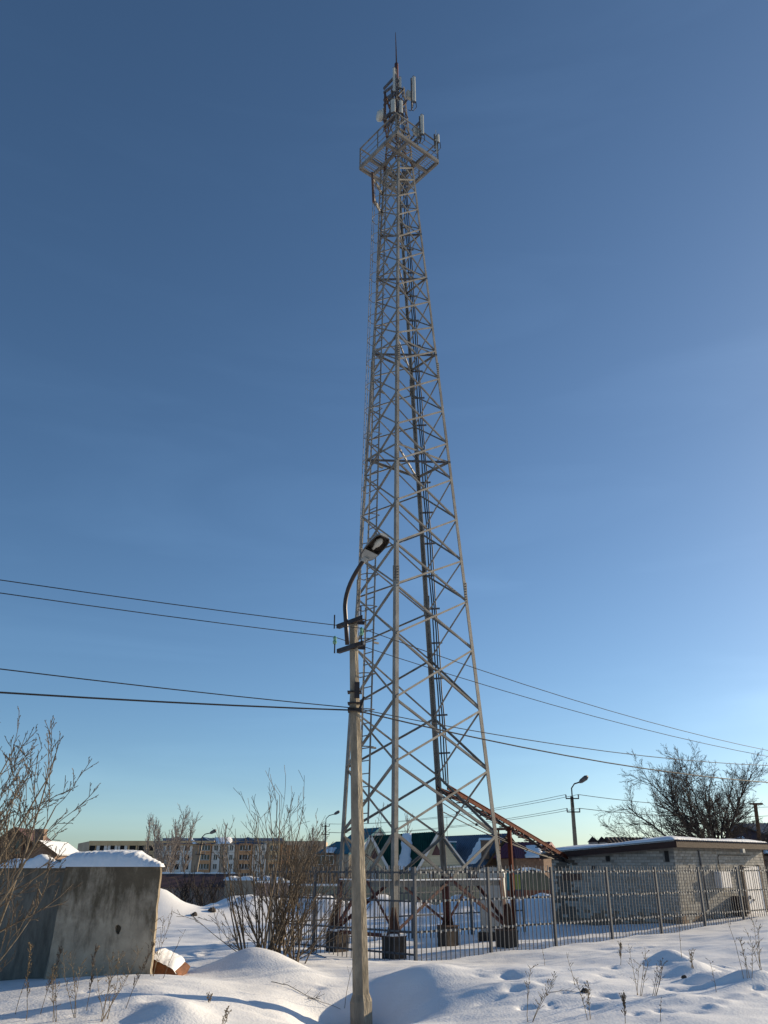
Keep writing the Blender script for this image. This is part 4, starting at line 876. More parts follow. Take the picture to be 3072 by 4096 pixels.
# dark green roofed house
d0 = 74; gh = thing('green_roof_house', gp(1640, d0), 'cream house with a dark green roof and two front gables, behind the tower', 'house')
V = Vector((0, 7, 0)); zg = -1.6
P1 = at(1483, 3342, d0 + .6); gable(gh, at(1418, 3472, d0 + .6), at(1550, 3466, d0 + .6), P1, V, zg, M['cream'], M['green'], M['trim'])
P2 = at(1757, 3324, d0 - 1); gable(gh, at(1664, 3486, d0 - 1), at(1868, 3470, d0 - 1), P2, V * 1.2, zg, M['cream'], M['green'], M['trim'])
r1, r2 = at(1483, 3344, d0 + 3.4), at(1757, 3326, d0 + 3.4); e1_, e2_ = at(1483, 3468, d0 + .8), at(1757, 3496, d0 - .2)
q = MB(); corr(q, r1, r2, e2_, e1_, 30, .04); q.add([r1, r2, e2_, e1_], [(0, 1, 2, 3)]); mr_ = q.build('roof', M['green'], gh)
slope_snow(gh, r1.lerp(r2, .46), r1.lerp(r2, .62), e1_.lerp(e2_, .60), e1_.lerp(e2_, .38), 4)
mwall = MB(); a, b = at(1500, 3470, d0 + 1.6), at(1720, 3470, d0 + 1.6); mwall.box(((a.x + b.x) / 2, d0 + 1.7, (zg + 1.9) / 2), (b.x - a.x, .2, 1.9 - zg)); mwall.build('wall', M['cream'], gh)
for px, py, w, h in ((1480, 3508, .35, .8), (1503, 3508, .35, .8)): window(gh, at(px, py, d0 + .5), w, h)
for px, py, w, h in ((1725, 3508, .5, .8), (1795, 3508, .5, .8), (1745, 3530, .4, .5)): window(gh, at(px, py, d0 - 1.1), w, h)
for px, py in ((1747, 3405), (1497, 3420)):
    c = at(px, py, d0 - 1.08 if px > 1600 else d0 + .52); MB().add([c + Vector((-.42, 0, -.3)), c + Vector((.42, 0, -.3)), c + Vector((0, 0, .55)), c + Vector((-.42, .05, -.3)), c + Vector((.42, .05, -.3)), c + Vector((0, .05, .55))], [(0, 1, 2), (3, 5, 4), (0, 3, 4, 1), (1, 4, 5, 2), (2, 5, 3, 0)]).build('attic_window', M['shed_roof'], gh)
for px in (1425, 1810): pass
MB().bar(at(1664, 3476, d0 - 1.12), at(1868, 3464, d0 - 1.12), .06, .14).build('gable_band', M['trim'], gh)
# teal roofed house
d1 = 96; th_ = thing('teal_roof_house', gp(1400, d1), 'brown house under a bright teal roof, left of the green roofed one', 'house')
gable(th_, at(1395, 3412, d1 - 2), at(1590, 3412, d1 + 3), at(1517, 3312, d1 + 1), Vector((-2.4, 4, 0)), -2.4, M['wall_beige'], M['teal'], M['teal'], siding=False, gm=M['trim'])
a, b, c, d = at(1262, 3414, d1), at(1440, 3412, d1), at(1440, 3414, d1 + 6), at(1262, 3414, d1 + 6); a.z = b.z = c.z = d.z = at(1300, 3413, d1).z
r1 = at(1345, 3366, d1 + 3); r2 = at(1440, 3364, d1 + 3)
q = MB(); q.add([a, b, c, d, r1, r2], [(0, 1, 5, 4), (0, 4, 3), (2, 3, 4, 5)]); hr = q.build('roof', M['teal'], th_)
slope_snow(th_, r1.lerp(r2, .45).lerp(a.lerp(b, .55), .35), r1.lerp(r2, .95).lerp(a.lerp(b, .95), .25), a.lerp(b, .92), a.lerp(b, .68), 7)
slope_snow(th_, a.lerp(r1, .45), a.lerp(b, .5).lerp(r1, .4), a.lerp(b, .42), a.lerp(b, .2), 8)
q = MB(); q.box(((a.x + b.x) / 2 + .1, d1 + 3.2, (a.z - 2.4) / 2), (b.x - a.x - .4, 5.6, a.z + 2.35)); q.build('wall', M['wall_brown'], th_)
for px in (1285, 1318, 1385): window(th_, at(px, 3440, d1 + .38), .9, .9)
# blue roofed house with plank gable
d2 = 84; bh = thing('blue_roof_house', gp(1980, d2), 'house with a blue-grey metal roof, brick chimney and brown plank gable', 'house')
A, Bp, P = at(1938, 3462, d2), at(2110, 3456, d2 - .5), at(2026, 3336, d2); ridge_end = at(1772, 3343, d2 + 8)
V = ridge_end - P; V.z = 0
gable(bh, A, Bp, P, V, -1.3, M['wall_brown'], M['blue'], M['wood'], siding=False, gm=M['wood'])
pl = MB()
for i in range(22):
    t = (i + .5) / 22; bse = A.lerp(Bp, t); top = P.z + (A.z - P.z) * abs(t - .5) * 2; pl.bar(Vector((bse.x, bse.y - .03, bse.z)), Vector((bse.x, bse.y - .03, top - .05)), .10, .03, Vector((1, 0, 0)))
pl.build('gable_planks', M['wood'], bh, kind='stuff')
rA = P.lerp(P + V, .40); rB = P.lerp(P + V, .12); eA, eB = (A + V * .30), (A + V * .12)
slope_snow(bh, rA.lerp(eA, .10), rB.lerp(eB, .12), eB.lerp(rB, .05), eA.lerp(rA, .02), 11)
ch = at(1940, 3400, d2 - .1); MB().box((ch.x, ch.y, ch.z), (.7, .7, 1.6)).build('chimney', M['wall_brown'], bh); MB().box((ch.x, ch.y, ch.z + .84), (.8, .8, .08)).build('chimney_cap', M['slate'], bh)
dm = at(1796, 3388, d2 + 3.5); MB().box(dm, (1.2, 2, .8)).build('dormer', M['teal'], bh); MB().box(dm + Vector((0, -1.03, -.02)), (.7, .03, .5)).build('dormer_window', M['glass'], bh); MB().box(dm + Vector((0, 0, .45)), (1.4, 2.2, .1)).build('dormer_snow', M['snow_roof'], bh)
# television aerial on that roof
ar = at(1790, 3360, d2 + 5); ant = thing('roof_aerial', ar, 'thin television aerial rising above the blue-grey roof', 'aerial'); atop = at(1787, 3268, d2 + 5)
MB().tube([ar, atop], .025, 5).build('pole', M['steel_dark'], ant)
for z, w in ((atop.z - .05, .45), (atop.z - .75, .5), (atop.z - .85, .65)): MB().bar(Vector((atop.x - w, ar.y, z)), Vector((atop.x + w, ar.y + .1, z + .02)), .02, .02).build('element', M['steel_dark'], ant)
# maroon roofed house
d3 = 82; mh = thing('maroon_roof_house', gp(2140, d3), 'brick house with a maroon metal roof behind the cable tray', 'house')
gable(mh, at(2150, 3428, d3 - 1), at(2232, 3426, d3 + 2), at(2192, 3370, d3 + .5), Vector((-3.6, 1.0, 0)), -2.2, M['wall_brown'], M['maroon'], M['maroon'], siding=False, gm=M['wall_beige'])
a, b, c, d = at(2050, 3374, d3 + 1.2), at(2190, 3371, d3 + .4), at(2180, 3432, d3 - 1.8), at(2062, 3434, d3 - 1.2)
q = MB(); corr(q, a, b, c, d, 16, .04); q.add([a, b, c, d], [(0, 1, 2, 3)]); q.build('roof', M['maroon'], mh); slope_snow(mh, a.lerp(b, .38).lerp(d, .2), a.lerp(b, .85).lerp(c, .15), d.lerp(c, .95), d.lerp(c, .3), 5)
q = MB(); q.box(((c.x + d.x) / 2, d3 - .8, (c.z - 2.2) / 2), (c.x - d.x, .3, c.z + 2.2)); q.build('wall', M['wall_brown'], mh)
# left far house with chimney
d4 = 62; lh = thing('brown_house', gp(60, d4), 'brown gabled house behind the bare branches at the left edge', 'house')
gable(lh, at(-90, 3420, d4), at(165, 3400, d4 + 1), at(62, 3312, d4 + .5), Vector((-1, 7, 0)), -1.2, M['wall_brown'], M['shed_roof'], M['wood'], siding=False)
gable(lh, at(95, 3425, d4 - 2), at(222, 3412, d4 - 2), at(160, 3365, d4 - 2), Vector((0, 5, 0)), -1.2, M['wall_brown'], M['snow_roof'], M['wood'], siding=False)
ch = at(158, 3362, d4); MB().box(ch, (.7, .6, 1.5)).build('chimney', M['wall_brown'], lh); window(lh, at(60, 3385, d4 - .1), 1.0, 1.1, M['wood'])
# olive sheet fence, pink shed, brown board fence, greenhouse shed
def board_fence(name, px0, px1, d_a, d_b, pyt, m, label, pitch, snow=True, zb=-1.2):
    a, b = at(px0, pyt, d_a), at(px1, pyt, d_b); b.z = a.z
    t = thing(name, Vector((a.x, a.y, zb)), label, 'fence'); L = (b - a).length; n = int(L / pitch); dn = (b - a).normalized(); ang = (0, 0, math.atan2(dn.y, dn.x)); H = a.z - zb
    s = MB(); s.box((0, 0, H / 2), (pitch * .94, .03, H)); me_ = s.mesh('panel', m)
    for i in range(n): inst('panel', me_, t, Vector((0, 0, zb + random.uniform(-.02, .02))) + Vector((a.x, a.y, 0)).lerp(Vector((b.x, b.y, 0)), (i + .5) / n) + Vector((0, .012 * (i % 2), 0)), ang)
    for h in (.25, H - .3): MB().bar(Vector((a.x, a.y + .05, zb + h)), Vector((b.x, b.y + .05, zb + h)), .05, .06).build('rail', m, t)
    if snow:
        q = MB(); pts = [a.lerp(b, k / 30) + Vector((0, 0, .02)) for k in range(31)]; q.tube(pts, [.045 + .03 * abs(math.sin(k * 1.7)) for k in range(31)], 6); q.build('snow_strip', M['snow_roof'], t, smooth=True)
board_fence('sheet_fence', 1140, 1960, 50, 51, 3542, M['olive'], 'long olive sheet fence with a snowy top behind the yard', 1.0)
board_fence('board_fence', 2018, 2290, 48, 50, 3562, M['brown_fence'], 'red-brown board fence seen between the cabinet and the brick building', .22, snow=False)
board_fence('board_fence', 1020, 1160, 49, 50, 3530, M['pink'], 'short pinkish fence panel behind the bush', .9)
tb_ = at(1640, 3530, 49.2); te = at(1785, 3526, 49.2); tp = thing('timber_stack', (tb_.x, tb_.y, tb_.z), 'pale yellow timber beams lying along the top of the olive fence', 'timber')
for k in range(3): MB().bar(Vector((tb_.x + .3 * k, 49.2 + .0, tb_.z + .02 + .11 * (k % 2))), Vector((te.x - .2 * k, 49.25, tb_.z + .06 + .11 * (k % 2))), .14, .10).build('beam', M['plank'], tp)
ps = thing('long_shed', gp(760, 56), 'long low pinkish shed with a dark red snowy roof beside the concrete block', 'shed')
a, b = at(560, 3546, 56), at(915, 3548, 56); zt2 = a.z
MB().box(((a.x + b.x) / 2, 58, (zt2 - 1.2) / 2), (b.x - a.x, 4, zt2 + 1.2)).build('wall', M['pink'], ps)
for k in range(13):
    x = lerp(a.x, b.x, (k + .5) / 13); MB().box((x, 55.985, (zt2 - 1.2) / 2), (.05, .04, zt2 + 1.1)).build('pilaster', M['wall_beige'], ps)
q = MB(); q.add([Vector((a.x - .3, 55.7, zt2 - .03)), Vector((b.x + .3, 55.7, zt2 - .03)), Vector((b.x + .3, 58, zt2 + .75)), Vector((a.x - .3, 58, zt2 + .75)), Vector((b.x + .3, 60.3, zt2)), Vector((a.x - .3, 60.3, zt2))], [(0, 1, 2, 3), (3, 2, 4, 5)]); q.build('roof', M['shed_roof'], ps)
q = MB(); pts = [Vector((lerp(a.x - .3, b.x + .3, k / 40), 57.9, zt2 + .74)) for k in range(41)]; q.tube(pts, [.06 + .03 * math.sin(k * .9) for k in range(41)], 6); q.build('snow_strip', M['snow_roof'], ps, smooth=True)
gs = thing('grey_shed', gp(1010, 54), 'low grey shed with thick snow on its flat roof behind the bush', 'shed')
a, b = at(900, 3520, 54), at(1130, 3520, 54); MB().box(((a.x + b.x) / 2, 55.5, (a.z - 1.1) / 2), (b.x - a.x, 3, a.z + 1.1)).build('wall', M['wall_beige'], gs)
snow_cap(gs, a.x - .1, b.x + .1, 53.9, 57, a.z, lambda u, v: .16 + .04 * math.sin(u * 20), 3)
g2 = thing('garden_shed', gp(2130, 55), 'small grey-green garden shed with snow, behind the brown board fence', 'shed')
a, b = at(2062, 3556, 55), at(2205, 3490, 55); q = MB(); prof = [(-1.15, -1.), (1.15, -1.), (1.1, .25), (.7, .62), (0, .8), (-.7, .62), (-1.1, .25)]
q.prism(Vector(((a.x + b.x) / 2, 55, 1.0)), Vector(((a.x + b.x) / 2, 58.5, 1.0)), prof); q.build('body', mat('grey_green_film', (.10, .11, .085), .5, 0, .3, 2), g2)
q = MB(); q.prism(Vector(((a.x + b.x) / 2, 55.3, 1.05)), Vector(((a.x + b.x) / 2, 58.5, 1.05)), [(-.7, .62), (0, .8), (.7, .62), (.5, .80), (0, .92), (-.5, .80)]); q.build('roof_snow', M['snow_roof'], g2)
gt = at(2030, 3520, 52); MB().box((gt.x, gt.y, .4), (.22, .06, 3.0)).build('teal_gate_panel', M['teal'], origin=(gt.x, gt.y, -1), label='narrow bright teal gate panel behind the right tower leg', cat='gate')
gt = at(2062, 3520, 52.5); MB().box((gt.x, gt.y, .3), (.62, .06, 2.6)).build('yellow_green_panel', mat('yellow_green_paint', (.20, .24, .06), .7, 0, .15, 1), origin=(gt.x, gt.y, -1), label='yellow-green gate panel right of the narrow teal one', cat='gate')
# roofs beyond the brick building
rs_ = thing('rear_shed', gp(2640, 66), 'long dark shed roof with snow peeping over the brick building', 'shed')
gable(rs_, at(2422, 3395, 64), at(2470, 3400, 62), at(2432, 3352, 63), at(2830, 3356, 66) - at(2432, 3352, 63), -1, M['wall_brown'], M['door_brown'], None, siding=False, gm=M['wall_brown'])
P0, V0 = at(2432, 3352, 63), at(2830, 3356, 66) - at(2432, 3352, 63); E0 = at(2470, 3400, 62); slope_snow(rs_, P0 + V0 * .30 , P0 + V0 * .62, E0 + V0 * .62, E0 + V0 * .30, 3)
for px in (2373, 2410):
    c = at(px, 3372, 45); c1 = thing('vent_chimney', Vector((c.x, c.y, gz(c.x, c.y))), 'small pointed vent chimney, %s of the pair behind the brick roof' % ('left' if px < 2400 else 'right'), 'chimney', 'pointed vent chimneys')
    hw = .20; z0_, z1_ = gz(c.x, c.y), at(px, 3366, 45).z; MB().box((c.x, c.y, (z0_ + z1_) / 2), (2 * hw, 2 * hw, z1_ - z0_)).build('shaft', M['slate'], c1)
    zt3 = at(px, 3352, 45).z; m_ = MB(); m_.add([Vector((c.x + sx_ * hw * 1.25, c.y + sy_ * hw * 1.25, z1_ - .03)) for sx_, sy_ in ((-1, -1), (1, -1), (1, 1), (-1, 1))] + [Vector((c.x - .02, c.y, zt3 + .08))], [(0, 1, 4), (1, 2, 4), (2, 3, 4), (3, 0, 4), (3, 2, 1, 0)]); m_.build('cap', M['fascia'], c1)
rh = thing('dark_roof_house', gp(3000, 52), 'big dark snow-streaked roof at the right edge behind the bare tree', 'house')
gable(rh, at(2860, 3420, 52), at(3330, 3430, 50), at(2955, 3298, 54), at(3400, 3290, 58) - at(2955, 3298, 54), -1, M['wall_brown'], M['slate'], None, siding=False)
a, b = at(2955, 3300, 54), at(3400, 3292, 58); c, d = at(3330, 3420, 50), at(2870, 3415, 51.6)
q = MB(); corr(q, a, b, c, d, 26, .05); q.add([a, b, c, d], [(0, 1, 2, 3)]); q.build('roof', M['shed_roof'], rh); slope_snow(rh, a.lerp(d, .35), b.lerp(c, .3), c, d.lerp(c, .12), 6); slope_snow(rh, a.lerp(b, .25).lerp(d, .1), b, c.lerp(b, .4), d.lerp(c, .35).lerp(a, .3), 16)

# ------------------------------------------------------------------ five storey apartment block, far left
dA = 262.0; ab = thing('apartment_block', gp(800, dA), 'far five storey apartment block, pale and orange panels, left background', 'building')
ax0 = lambda px: at(px, 3468, dA).x
zrow = [at(800, y, dA).z for y in (3392, 3430, 3467, 3504, 3541)]; ztop = at(700, 3364, dA).z; zlow = -4.5
MB().box(((ax0(345) + ax0(1295)) / 2, dA + 6.5, (ztop + zlow) / 2), (ax0(1295) - ax0(345), 12, ztop - zlow)).build('wall', M['apt_brown'], ab)
q = MB(); l0, l1 = ax0(345), ax0(262); q.add([Vector((l0, dA + .5, zlow)), Vector((l0, dA + 12.5, zlow)), Vector((l1 - 1.5, dA + 14, zlow)), Vector((l1, dA + 8, zlow)), Vector((l0, dA + .5, ztop)), Vector((l0, dA + 12.5, ztop)), Vector((l1 - 1.5, dA + 14, ztop - .5)), Vector((l1, dA + 8, ztop - .5))], [(0, 4, 7, 3), (4, 5, 6, 7), (3, 7, 6, 2)]); q.build('end_wall', M['apt_brown'], ab)
q = MB(); q.box(((ax0(345) + ax0(850)) / 2, dA + .1, ztop - .6), (ax0(850) - ax0(345), .9, 1.3)); q.build('parapet', M['apt_yellow'], ab)
cols = [(345, 372, 'apt_yellow', 358, 24), (375, 418, 'apt_white', 397, 18), (420, 460, 'apt_white', 440, 18), (462, 500, 'apt_white', 479, 18), (502, 540, 'apt_yellow', 521, 26), (541, 572, 'apt_brown', 557, 22), (575, 616, 'apt_yellow', 595, 20), (618, 650, 'apt_white', 634, 17), (651, 682, 'apt_white', 665, 10), (684, 724, 'apt_white', 706, 17), (725, 764, 'apt_white', 743, 20),
        (788, 840, 'apt_orange', 814, 46), (842, 876, 'apt_white', 858, 16), (878, 905, 'apt_brown', 890, 14), (906, 934, 'apt_white', 920, 14), (952, 1004, 'apt_orange', 978, 46), (1006, 1034, 'apt_white', 1018, 14), (1036, 1062, 'apt_white', 1048, 10), (1074, 1118, 'apt_yellow', 1096, 38), (1120, 1150, 'apt_orange', 1135, 14), (1152, 1188, 'apt_orange', 1170, 14), (1190, 1226, 'apt_brown', 1208, 14), (1228, 1262, 'apt_orange', 1246, 14)]
hs_ = zrow[0] - zrow[1]
for px0, px1, m, wc, ww in cols:
    for ri, zr in enumerate(zrow):
        x0_, x1_ = ax0(px0) + .05, ax0(px1) - .05; wx = ax0(wc); wh = .75; w2 = (ax0(wc + ww / 2) - ax0(wc - ww / 2)) / 2; bal = ww > 30; y = dA + .1 - (.9 if bal else 0)
        # panel with a real opening: four strips round the window
        z0_, z1_ = zr - hs_ / 2 + .04, zr + hs_ / 2 - .04; p_ = MB(); D = .5 if not bal else 1.3
        mm = M['apt_orange'] if (m == 'apt_yellow' and (wc + ri) % 3 == 0) else M[m]
        for xa_, xb_, za_, zb_ in ((x0_, wx - w2, z0_, z1_), (wx + w2, x1_, z0_, z1_), (wx - w2, wx + w2, z0_, zr - wh), (wx - w2, wx + w2, zr + wh, z1_)): p_.box(((xa_ + xb_) / 2, y + D / 2, (za_ + zb_) / 2), (max(.05, xb_ - xa_), D, max(.05, zb_ - za_)))
        po = p_.build('balcony' if bal else 'panel', mm, ab)
        w_ = MB(); w_.box((wx, y + .36, zr), (2 * w2, .05, 2 * wh)); wo = w_.build('window', M['black'] if px0 < 780 else M['glass'], ab)
        if px0 > 780:
            f_ = MB()
            for k in range(5 if bal else 3): xx = lerp(wx - w2, wx + w2, k / (4 if bal else 2)); f_.box((xx, y + .3, zr), (.14, .08, 2 * wh))
            f_.box((wx, y + .3, zr - wh + .1), (2 * w2, .08, .14)); f_.build('frame', M['trim'], wo)
roofz = ztop + .1
for pxa, pxb, pk_ in ((640, 780, 3346), (770, 860, 3347), (930, 1060, 3348)):
    a, b, p = at(pxa, 3378, dA - 1), at(pxb, 3376, dA - 1), at((pxa + pxb) / 2 - 5, pk_, dA + 3); q = MB(); bk_ = Vector((0, 10, 0))
    q.add([a, b, p, a + bk_, b + bk_, p + bk_], [(0, 1, 2), (0, 2, 5, 3), (1, 4, 5, 2), (3, 5, 4)]); q.build('roof', M['blue'], ab)
a, b = at(650, 3352, dA + 7), at(1130, 3352, dA + 7); q = MB(); q.add([at(650, 3376, dA), at(1140, 3378, dA), b, a, a + Vector((0, 6, -2)), b + Vector((0, 6, -2))], [(0, 1, 2, 3), (3, 2, 5, 4)]); q.build('roof', M['blue'], ab)
slope_snow(ab, at(852, 3352, dA + 4), at(935, 3352, dA + 4), at(930, 3375, dA - 1.2), at(858, 3377, dA - 1.2), 3, .3); slope_snow(ab, at(745, 3356, dA + 4), at(770, 3356, dA + 4), at(785, 3375, dA - 1.2), at(772, 3377, dA - 1.2), 5, .3)
a, b = at(1140, 3374, dA), at(1300, 3376, dA); MB().box(((a.x + b.x) / 2, dA + 6, a.z), (b.x - a.x, 13, 1.0)).build('roof', M['apt_brown'], ab)

# ------------------------------------------------------------------ distant lamp posts and their wires
def far_lamp(px, d, py_top, base_px, arm_dir, label, lean=0, py_lamp=None, lamp_px=None, m='pole'):
    top = at(px, py_top, d); bx = at(base_px, 3468, d); base = Vector((bx.x, d, gz(bx.x, d) - .3)); t = thing('lamp_post', base, label, 'lamp post', 'lamp posts in the background')
    MB().prism(base, top, [(-.13, -.13), (.13, -.13), (.13, .13), (-.13, .13)], Vector((0, 1, 0)), [(-.08, -.08), (.08, -.08), (.08, .08), (-.08, .08)]).build('shaft', M[m], t)
    lp_ = at(lamp_px, py_lamp, d - .5); mid = top + Vector((.02, -.05, (lp_.z - top.z) * .6)); MB().tube([top - Vector((0, .1, .6)), top + Vector((0, -.1, 0)), mid, mid.lerp(lp_, .35) + Vector((0, 0, .12)), lp_], .04, 6).build('arm', M['arm'], t)
    dv = (lp_ - mid).normalized(); q = MB(); q.tube([lp_ - dv * .05, lp_ + dv * .12, lp_ + dv * .45, lp_ + dv * .62], [.06, .13, .15, .07], 8); q.build('lamp_head', M['steel_dark'], t)
    for k, dz in enumerate((-.12, -.85)):
        c = top + Vector((0, -.12, dz)); ca = MB().bar(c - Vector((.38, 0, 0)), c + Vector((.38, 0, 0)), .06, .06).build('crossarm', M['arm'], t)
        for s in (-.36, .36): MB().tube([c + Vector((s, 0, 0)), c + Vector((s, 0, .2))], [.03, .045], 6).build('insulator', M['slate'], ca)
    return top
tR = far_lamp(2287, 50, 3186, 2306, 1, 'dark lamp post rising behind the brick building roof', py_lamp=3128, lamp_px=2320)
tM = far_lamp(1303, 84, 3300, 1298, 1, 'lamp post left of the tower, behind the bush', py_lamp=3256, lamp_px=1338)
tL = far_lamp(806, 72, 3372, 770, 1, 'leaning lamp post between the concrete block and the bush', py_lamp=3332, lamp_px=842)
pt = at(3020, 3212, 46); pbx = at(3046, 3468, 46); tp_ = thing('utility_pole', Vector((pbx.x, 46, gz(pbx.x, 46))), 'short brown utility pole with a T bar at the right edge', 'utility pole')
MB().tube([Vector((pbx.x, 46, 0)), pt], [.13, .10], 8).build('shaft', M['wood'], tp_); MB().bar(pt - Vector((.35, .12, .05)), pt + Vector((.35, -.12, -.05)), .08, .09).build('crossarm', M['wood'], tp_)
lab = ['highest', 'second', 'third', 'lowest']
for k, (py, dz, sx_) in enumerate(((3242, .1, -.36), (3262, .1, .36), (3278, -.65, -.36), (3300, -.65, .36))):
    p0_ = tR + Vector((sx_, -.12, dz)); p1_ = tM + Vector((sx_, -.12, dz))
    MB().tube(sag(p0_, p1_, .5, 20), .012, 4).build('overhead_wire', M['wire'], origin=p0_, label='thin far wire between two distant lamp posts, %s of the four' % lab[k], cat='wire', group='far wires behind the tower')
for k, (dz, py) in enumerate(((.1, 3222), (-.65, 3254))):
    p0_ = tR + Vector((.36, -.12, dz)); p1_ = at(3200, py, 60)
    MB().tube(sag(p0_, p1_, .35, 16), .016, 4).build('overhead_wire', M['wire'], origin=p0_, label='thin far wire running right from the distant lamp post, %s of two' % ('upper' if k == 0 else 'lower'), cat='wire', group='far wires right of the tower')

# ------------------------------------------------------------------ bare trees and bushes
def branch(mb, rg, p, d, L, r, lvl, spec):
    n = spec['seg'][lvl]; pts = [p]; rad = [r]; dd = d.copy(); wob = spec['wob']; up = spec['up'][lvl]
    for i in range(n):
        dd = (dd + Vector((rg.gauss(0, wob), rg.gauss(0, wob), rg.gauss(0, wob) + up))).normalized(); p = p + dd * (L / n); pts.append(p); rad.append(max(spec['rmin'], r * (1 - .72 * (i + 1) / n)))
    mb.tube(pts, rad, spec['sides'][lvl], cap=False)
    if lvl + 1 < len(spec['seg']):
        k = spec['kids'][lvl]; k = int(k * rg.uniform(.7, 1.3) + .5)
        for j in range(k):
            t = lerp(spec['t0'][lvl], 1.0, (j + rg.random()) / k); x = min(n - 1, int(t * n)); q = pts[x].lerp(pts[x + 1], t * n - x); ax_d = (pts[x + 1] - pts[x]).normalized()
            side = ax_d.cross(Vector((rg.gauss(0, 1), rg.gauss(0, 1), rg.gauss(0, 1)))).normalized(); an = rg.uniform(*spec['ang'])
            nd = (ax_d * math.cos(an) + side * math.sin(an)).normalized(); bias = spec.get('bias')
            if bias is not None: nd = (nd + bias).normalized()
            branch(mb, rg, q, nd, L * rg.uniform(*spec['len']) * (1.15 - .45 * t), max(spec['rmin'], lerp(rad[x], rad[x + 1], t * n - x) * rg.uniform(.5, .75)), lvl + 1, spec)
def bare_tree(name, base, stems, spec, seed, m_tr, m_cr, label, cat, group=None, trunk=None):
    """stems: list of (direction, length, radius); trunk mesh holds the stems, crown the rest"""
    rg = random.Random(seed); t = thing(name, base, label, cat, group); tr = MB(); cr = MB()
    if trunk: tr.tube([base - Vector((0, 0, .3)), base + Vector((trunk[2], 0, trunk[0] * .5)), base + Vector((trunk[2] * 1.5, 0, trunk[0]))], [trunk[1] * 1.25, trunk[1], trunk[1] * .85], 8)
    for o, d, L, r in stems:
        one = MB(); p0 = base + o; sp = dict(spec); branch(one, rg, p0, d.normalized(), L, r, 0, sp); k = spec['seg'][0]; nv_ = (k + 1) * spec['sides'][0]; nf = k * spec['sides'][0]
        tr.add(one.v[:nv_], one.f[:nf]); b = len(cr.v); cr.v += one.v[nv_:]; cr.f += [tuple(i - nv_ + b for i in f) for f in one.f[nf:]]; cr.m += [0] * (len(one.f) - nf)
    tr.build('trunk' if trunk or len(stems) < 4 else 'stems', m_tr, t, smooth=True); cr.build('crown' if cat == 'tree' else 'twigs', m_cr, t)
    return t
# big spreading tree at right
rg = random.Random(21); bp = at(2885, 3468, 44); base = Vector((bp.x, 44, gz(bp.x, 44))); stems = []
for k, (an, L) in enumerate(((-84, 4.1), (-74, 4.3), (-63, 4.5), (-52, 4.4), (-42, 4.2), (-33, 4.2), (-24, 4.2), (-16, 4.3), (-8, 4.4), (0, 4.2), (9, 4.0), (19, 3.8), (30, 3.5), (42, 3.5), (56, 3.6), (70, 3.4), (-30, 3.4), (12, 3.3))):
    a = R(an); stems.append((Vector((rg.uniform(-.15, .15), rg.uniform(-.15, .15), 1.9)), Vector((math.sin(a), rg.uniform(-.6, .6), math.cos(a))), L * rg.uniform(1.12, 1.3), rg.uniform(.05, .085)))
bare_tree('bare_tree', base, stems, dict(seg=[7, 5, 4, 3], sides=[6, 4, 3, 3], kids=[15, 10, 6], t0=[.22, .1, .1], up=[.0, .02, .03, .04], wob=.10, ang=(.3, 1.0), len=(.28, .46), rmin=.0058), 4, M['bark_dark'], M['bark_tree'], 'large bare spreading tree behind the brick building at the right', 'tree', trunk=(2.2, .24, .0))
# left foreground tree
bp = at(-270, 3900, 11.0); base = Vector((bp.x, 11.0, gz(bp.x, 11.0))); stems = []; rg = random.Random(6)
for an, L, r, yy in ((36, 2.0, .02, -.1), (32, 2.9, .027, .1), (27, 3.1, .03, -.05), (22, 3.3, .032, .1), (17, 3.4, .034, -.1), (12, 3.5, .034, .1), (7, 3.4, .03, 0), (2, 3.3, .03, .1), (-8, 3.0, .028, -.1), (-20, 2.7, .026, .1), (15, 2.9, .024, -.3), (30, 2.4, .02, .3), (-30, 2.4, .02, -.2)):
    a = R(an); stems.append((Vector((rg.uniform(-.2, .3), rg.uniform(-.2, .2), 0)), Vector((math.sin(a), yy + rg.uniform(-.1, .1), math.cos(a))), L * rg.uniform(.92, 1.03), r * .72))
bare_tree('bare_tree', base, stems, dict(seg=[8, 5, 4, 3], sides=[6, 4, 3, 3], kids=[12, 6, 3], t0=[.33, .2, .2], up=[.01, .05, .06, .05], wob=.085, ang=(.3, .8), len=(.18, .36), rmin=.004), 9, M['bark_pale'], M['bark'], 'bare young tree leaning in from the left edge, in front of the concrete', 'tree')
# willow bush in front of the yard
bp = at(1090, 3820, 19.0); base = Vector((bp.x, 19.0, gz(bp.x, 19.0) - .05)); stems = []; rg = random.Random(12)
for k in range(38):
    a = R(rg.gauss(1, 18)); fan = math.sin(a); L = rg.uniform(2.0, 3.6) * (1 - .35 * abs(fan)); stems.append((Vector((rg.uniform(-.55, .55) + fan * .25, rg.uniform(-.35, .35), 0)), Vector((fan, rg.gauss(0, .22), math.cos(a))), L, rg.uniform(.014, .026)))
for k in range(8): a = R(rg.choice((-1, 1)) * rg.uniform(38, 72)); stems.append((Vector((rg.uniform(-.4, .4), rg.uniform(-.3, .3), 0)), Vector((math.sin(a), rg.gauss(0, .3), math.cos(a))), rg.uniform(1.0, 2.0), .012))
bare_tree('willow_bush', base, stems, dict(seg=[8, 5, 3], sides=[5, 3, 3], kids=[7, 3], t0=[.15, .2], up=[.03, .07, .05], wob=.06, ang=(.25, .75), len=(.2, .42), rmin=.0045), 31, M['bark'], M['bark'], 'leafless many-stemmed bush in front of the fence, left of the lamp post', 'bush')
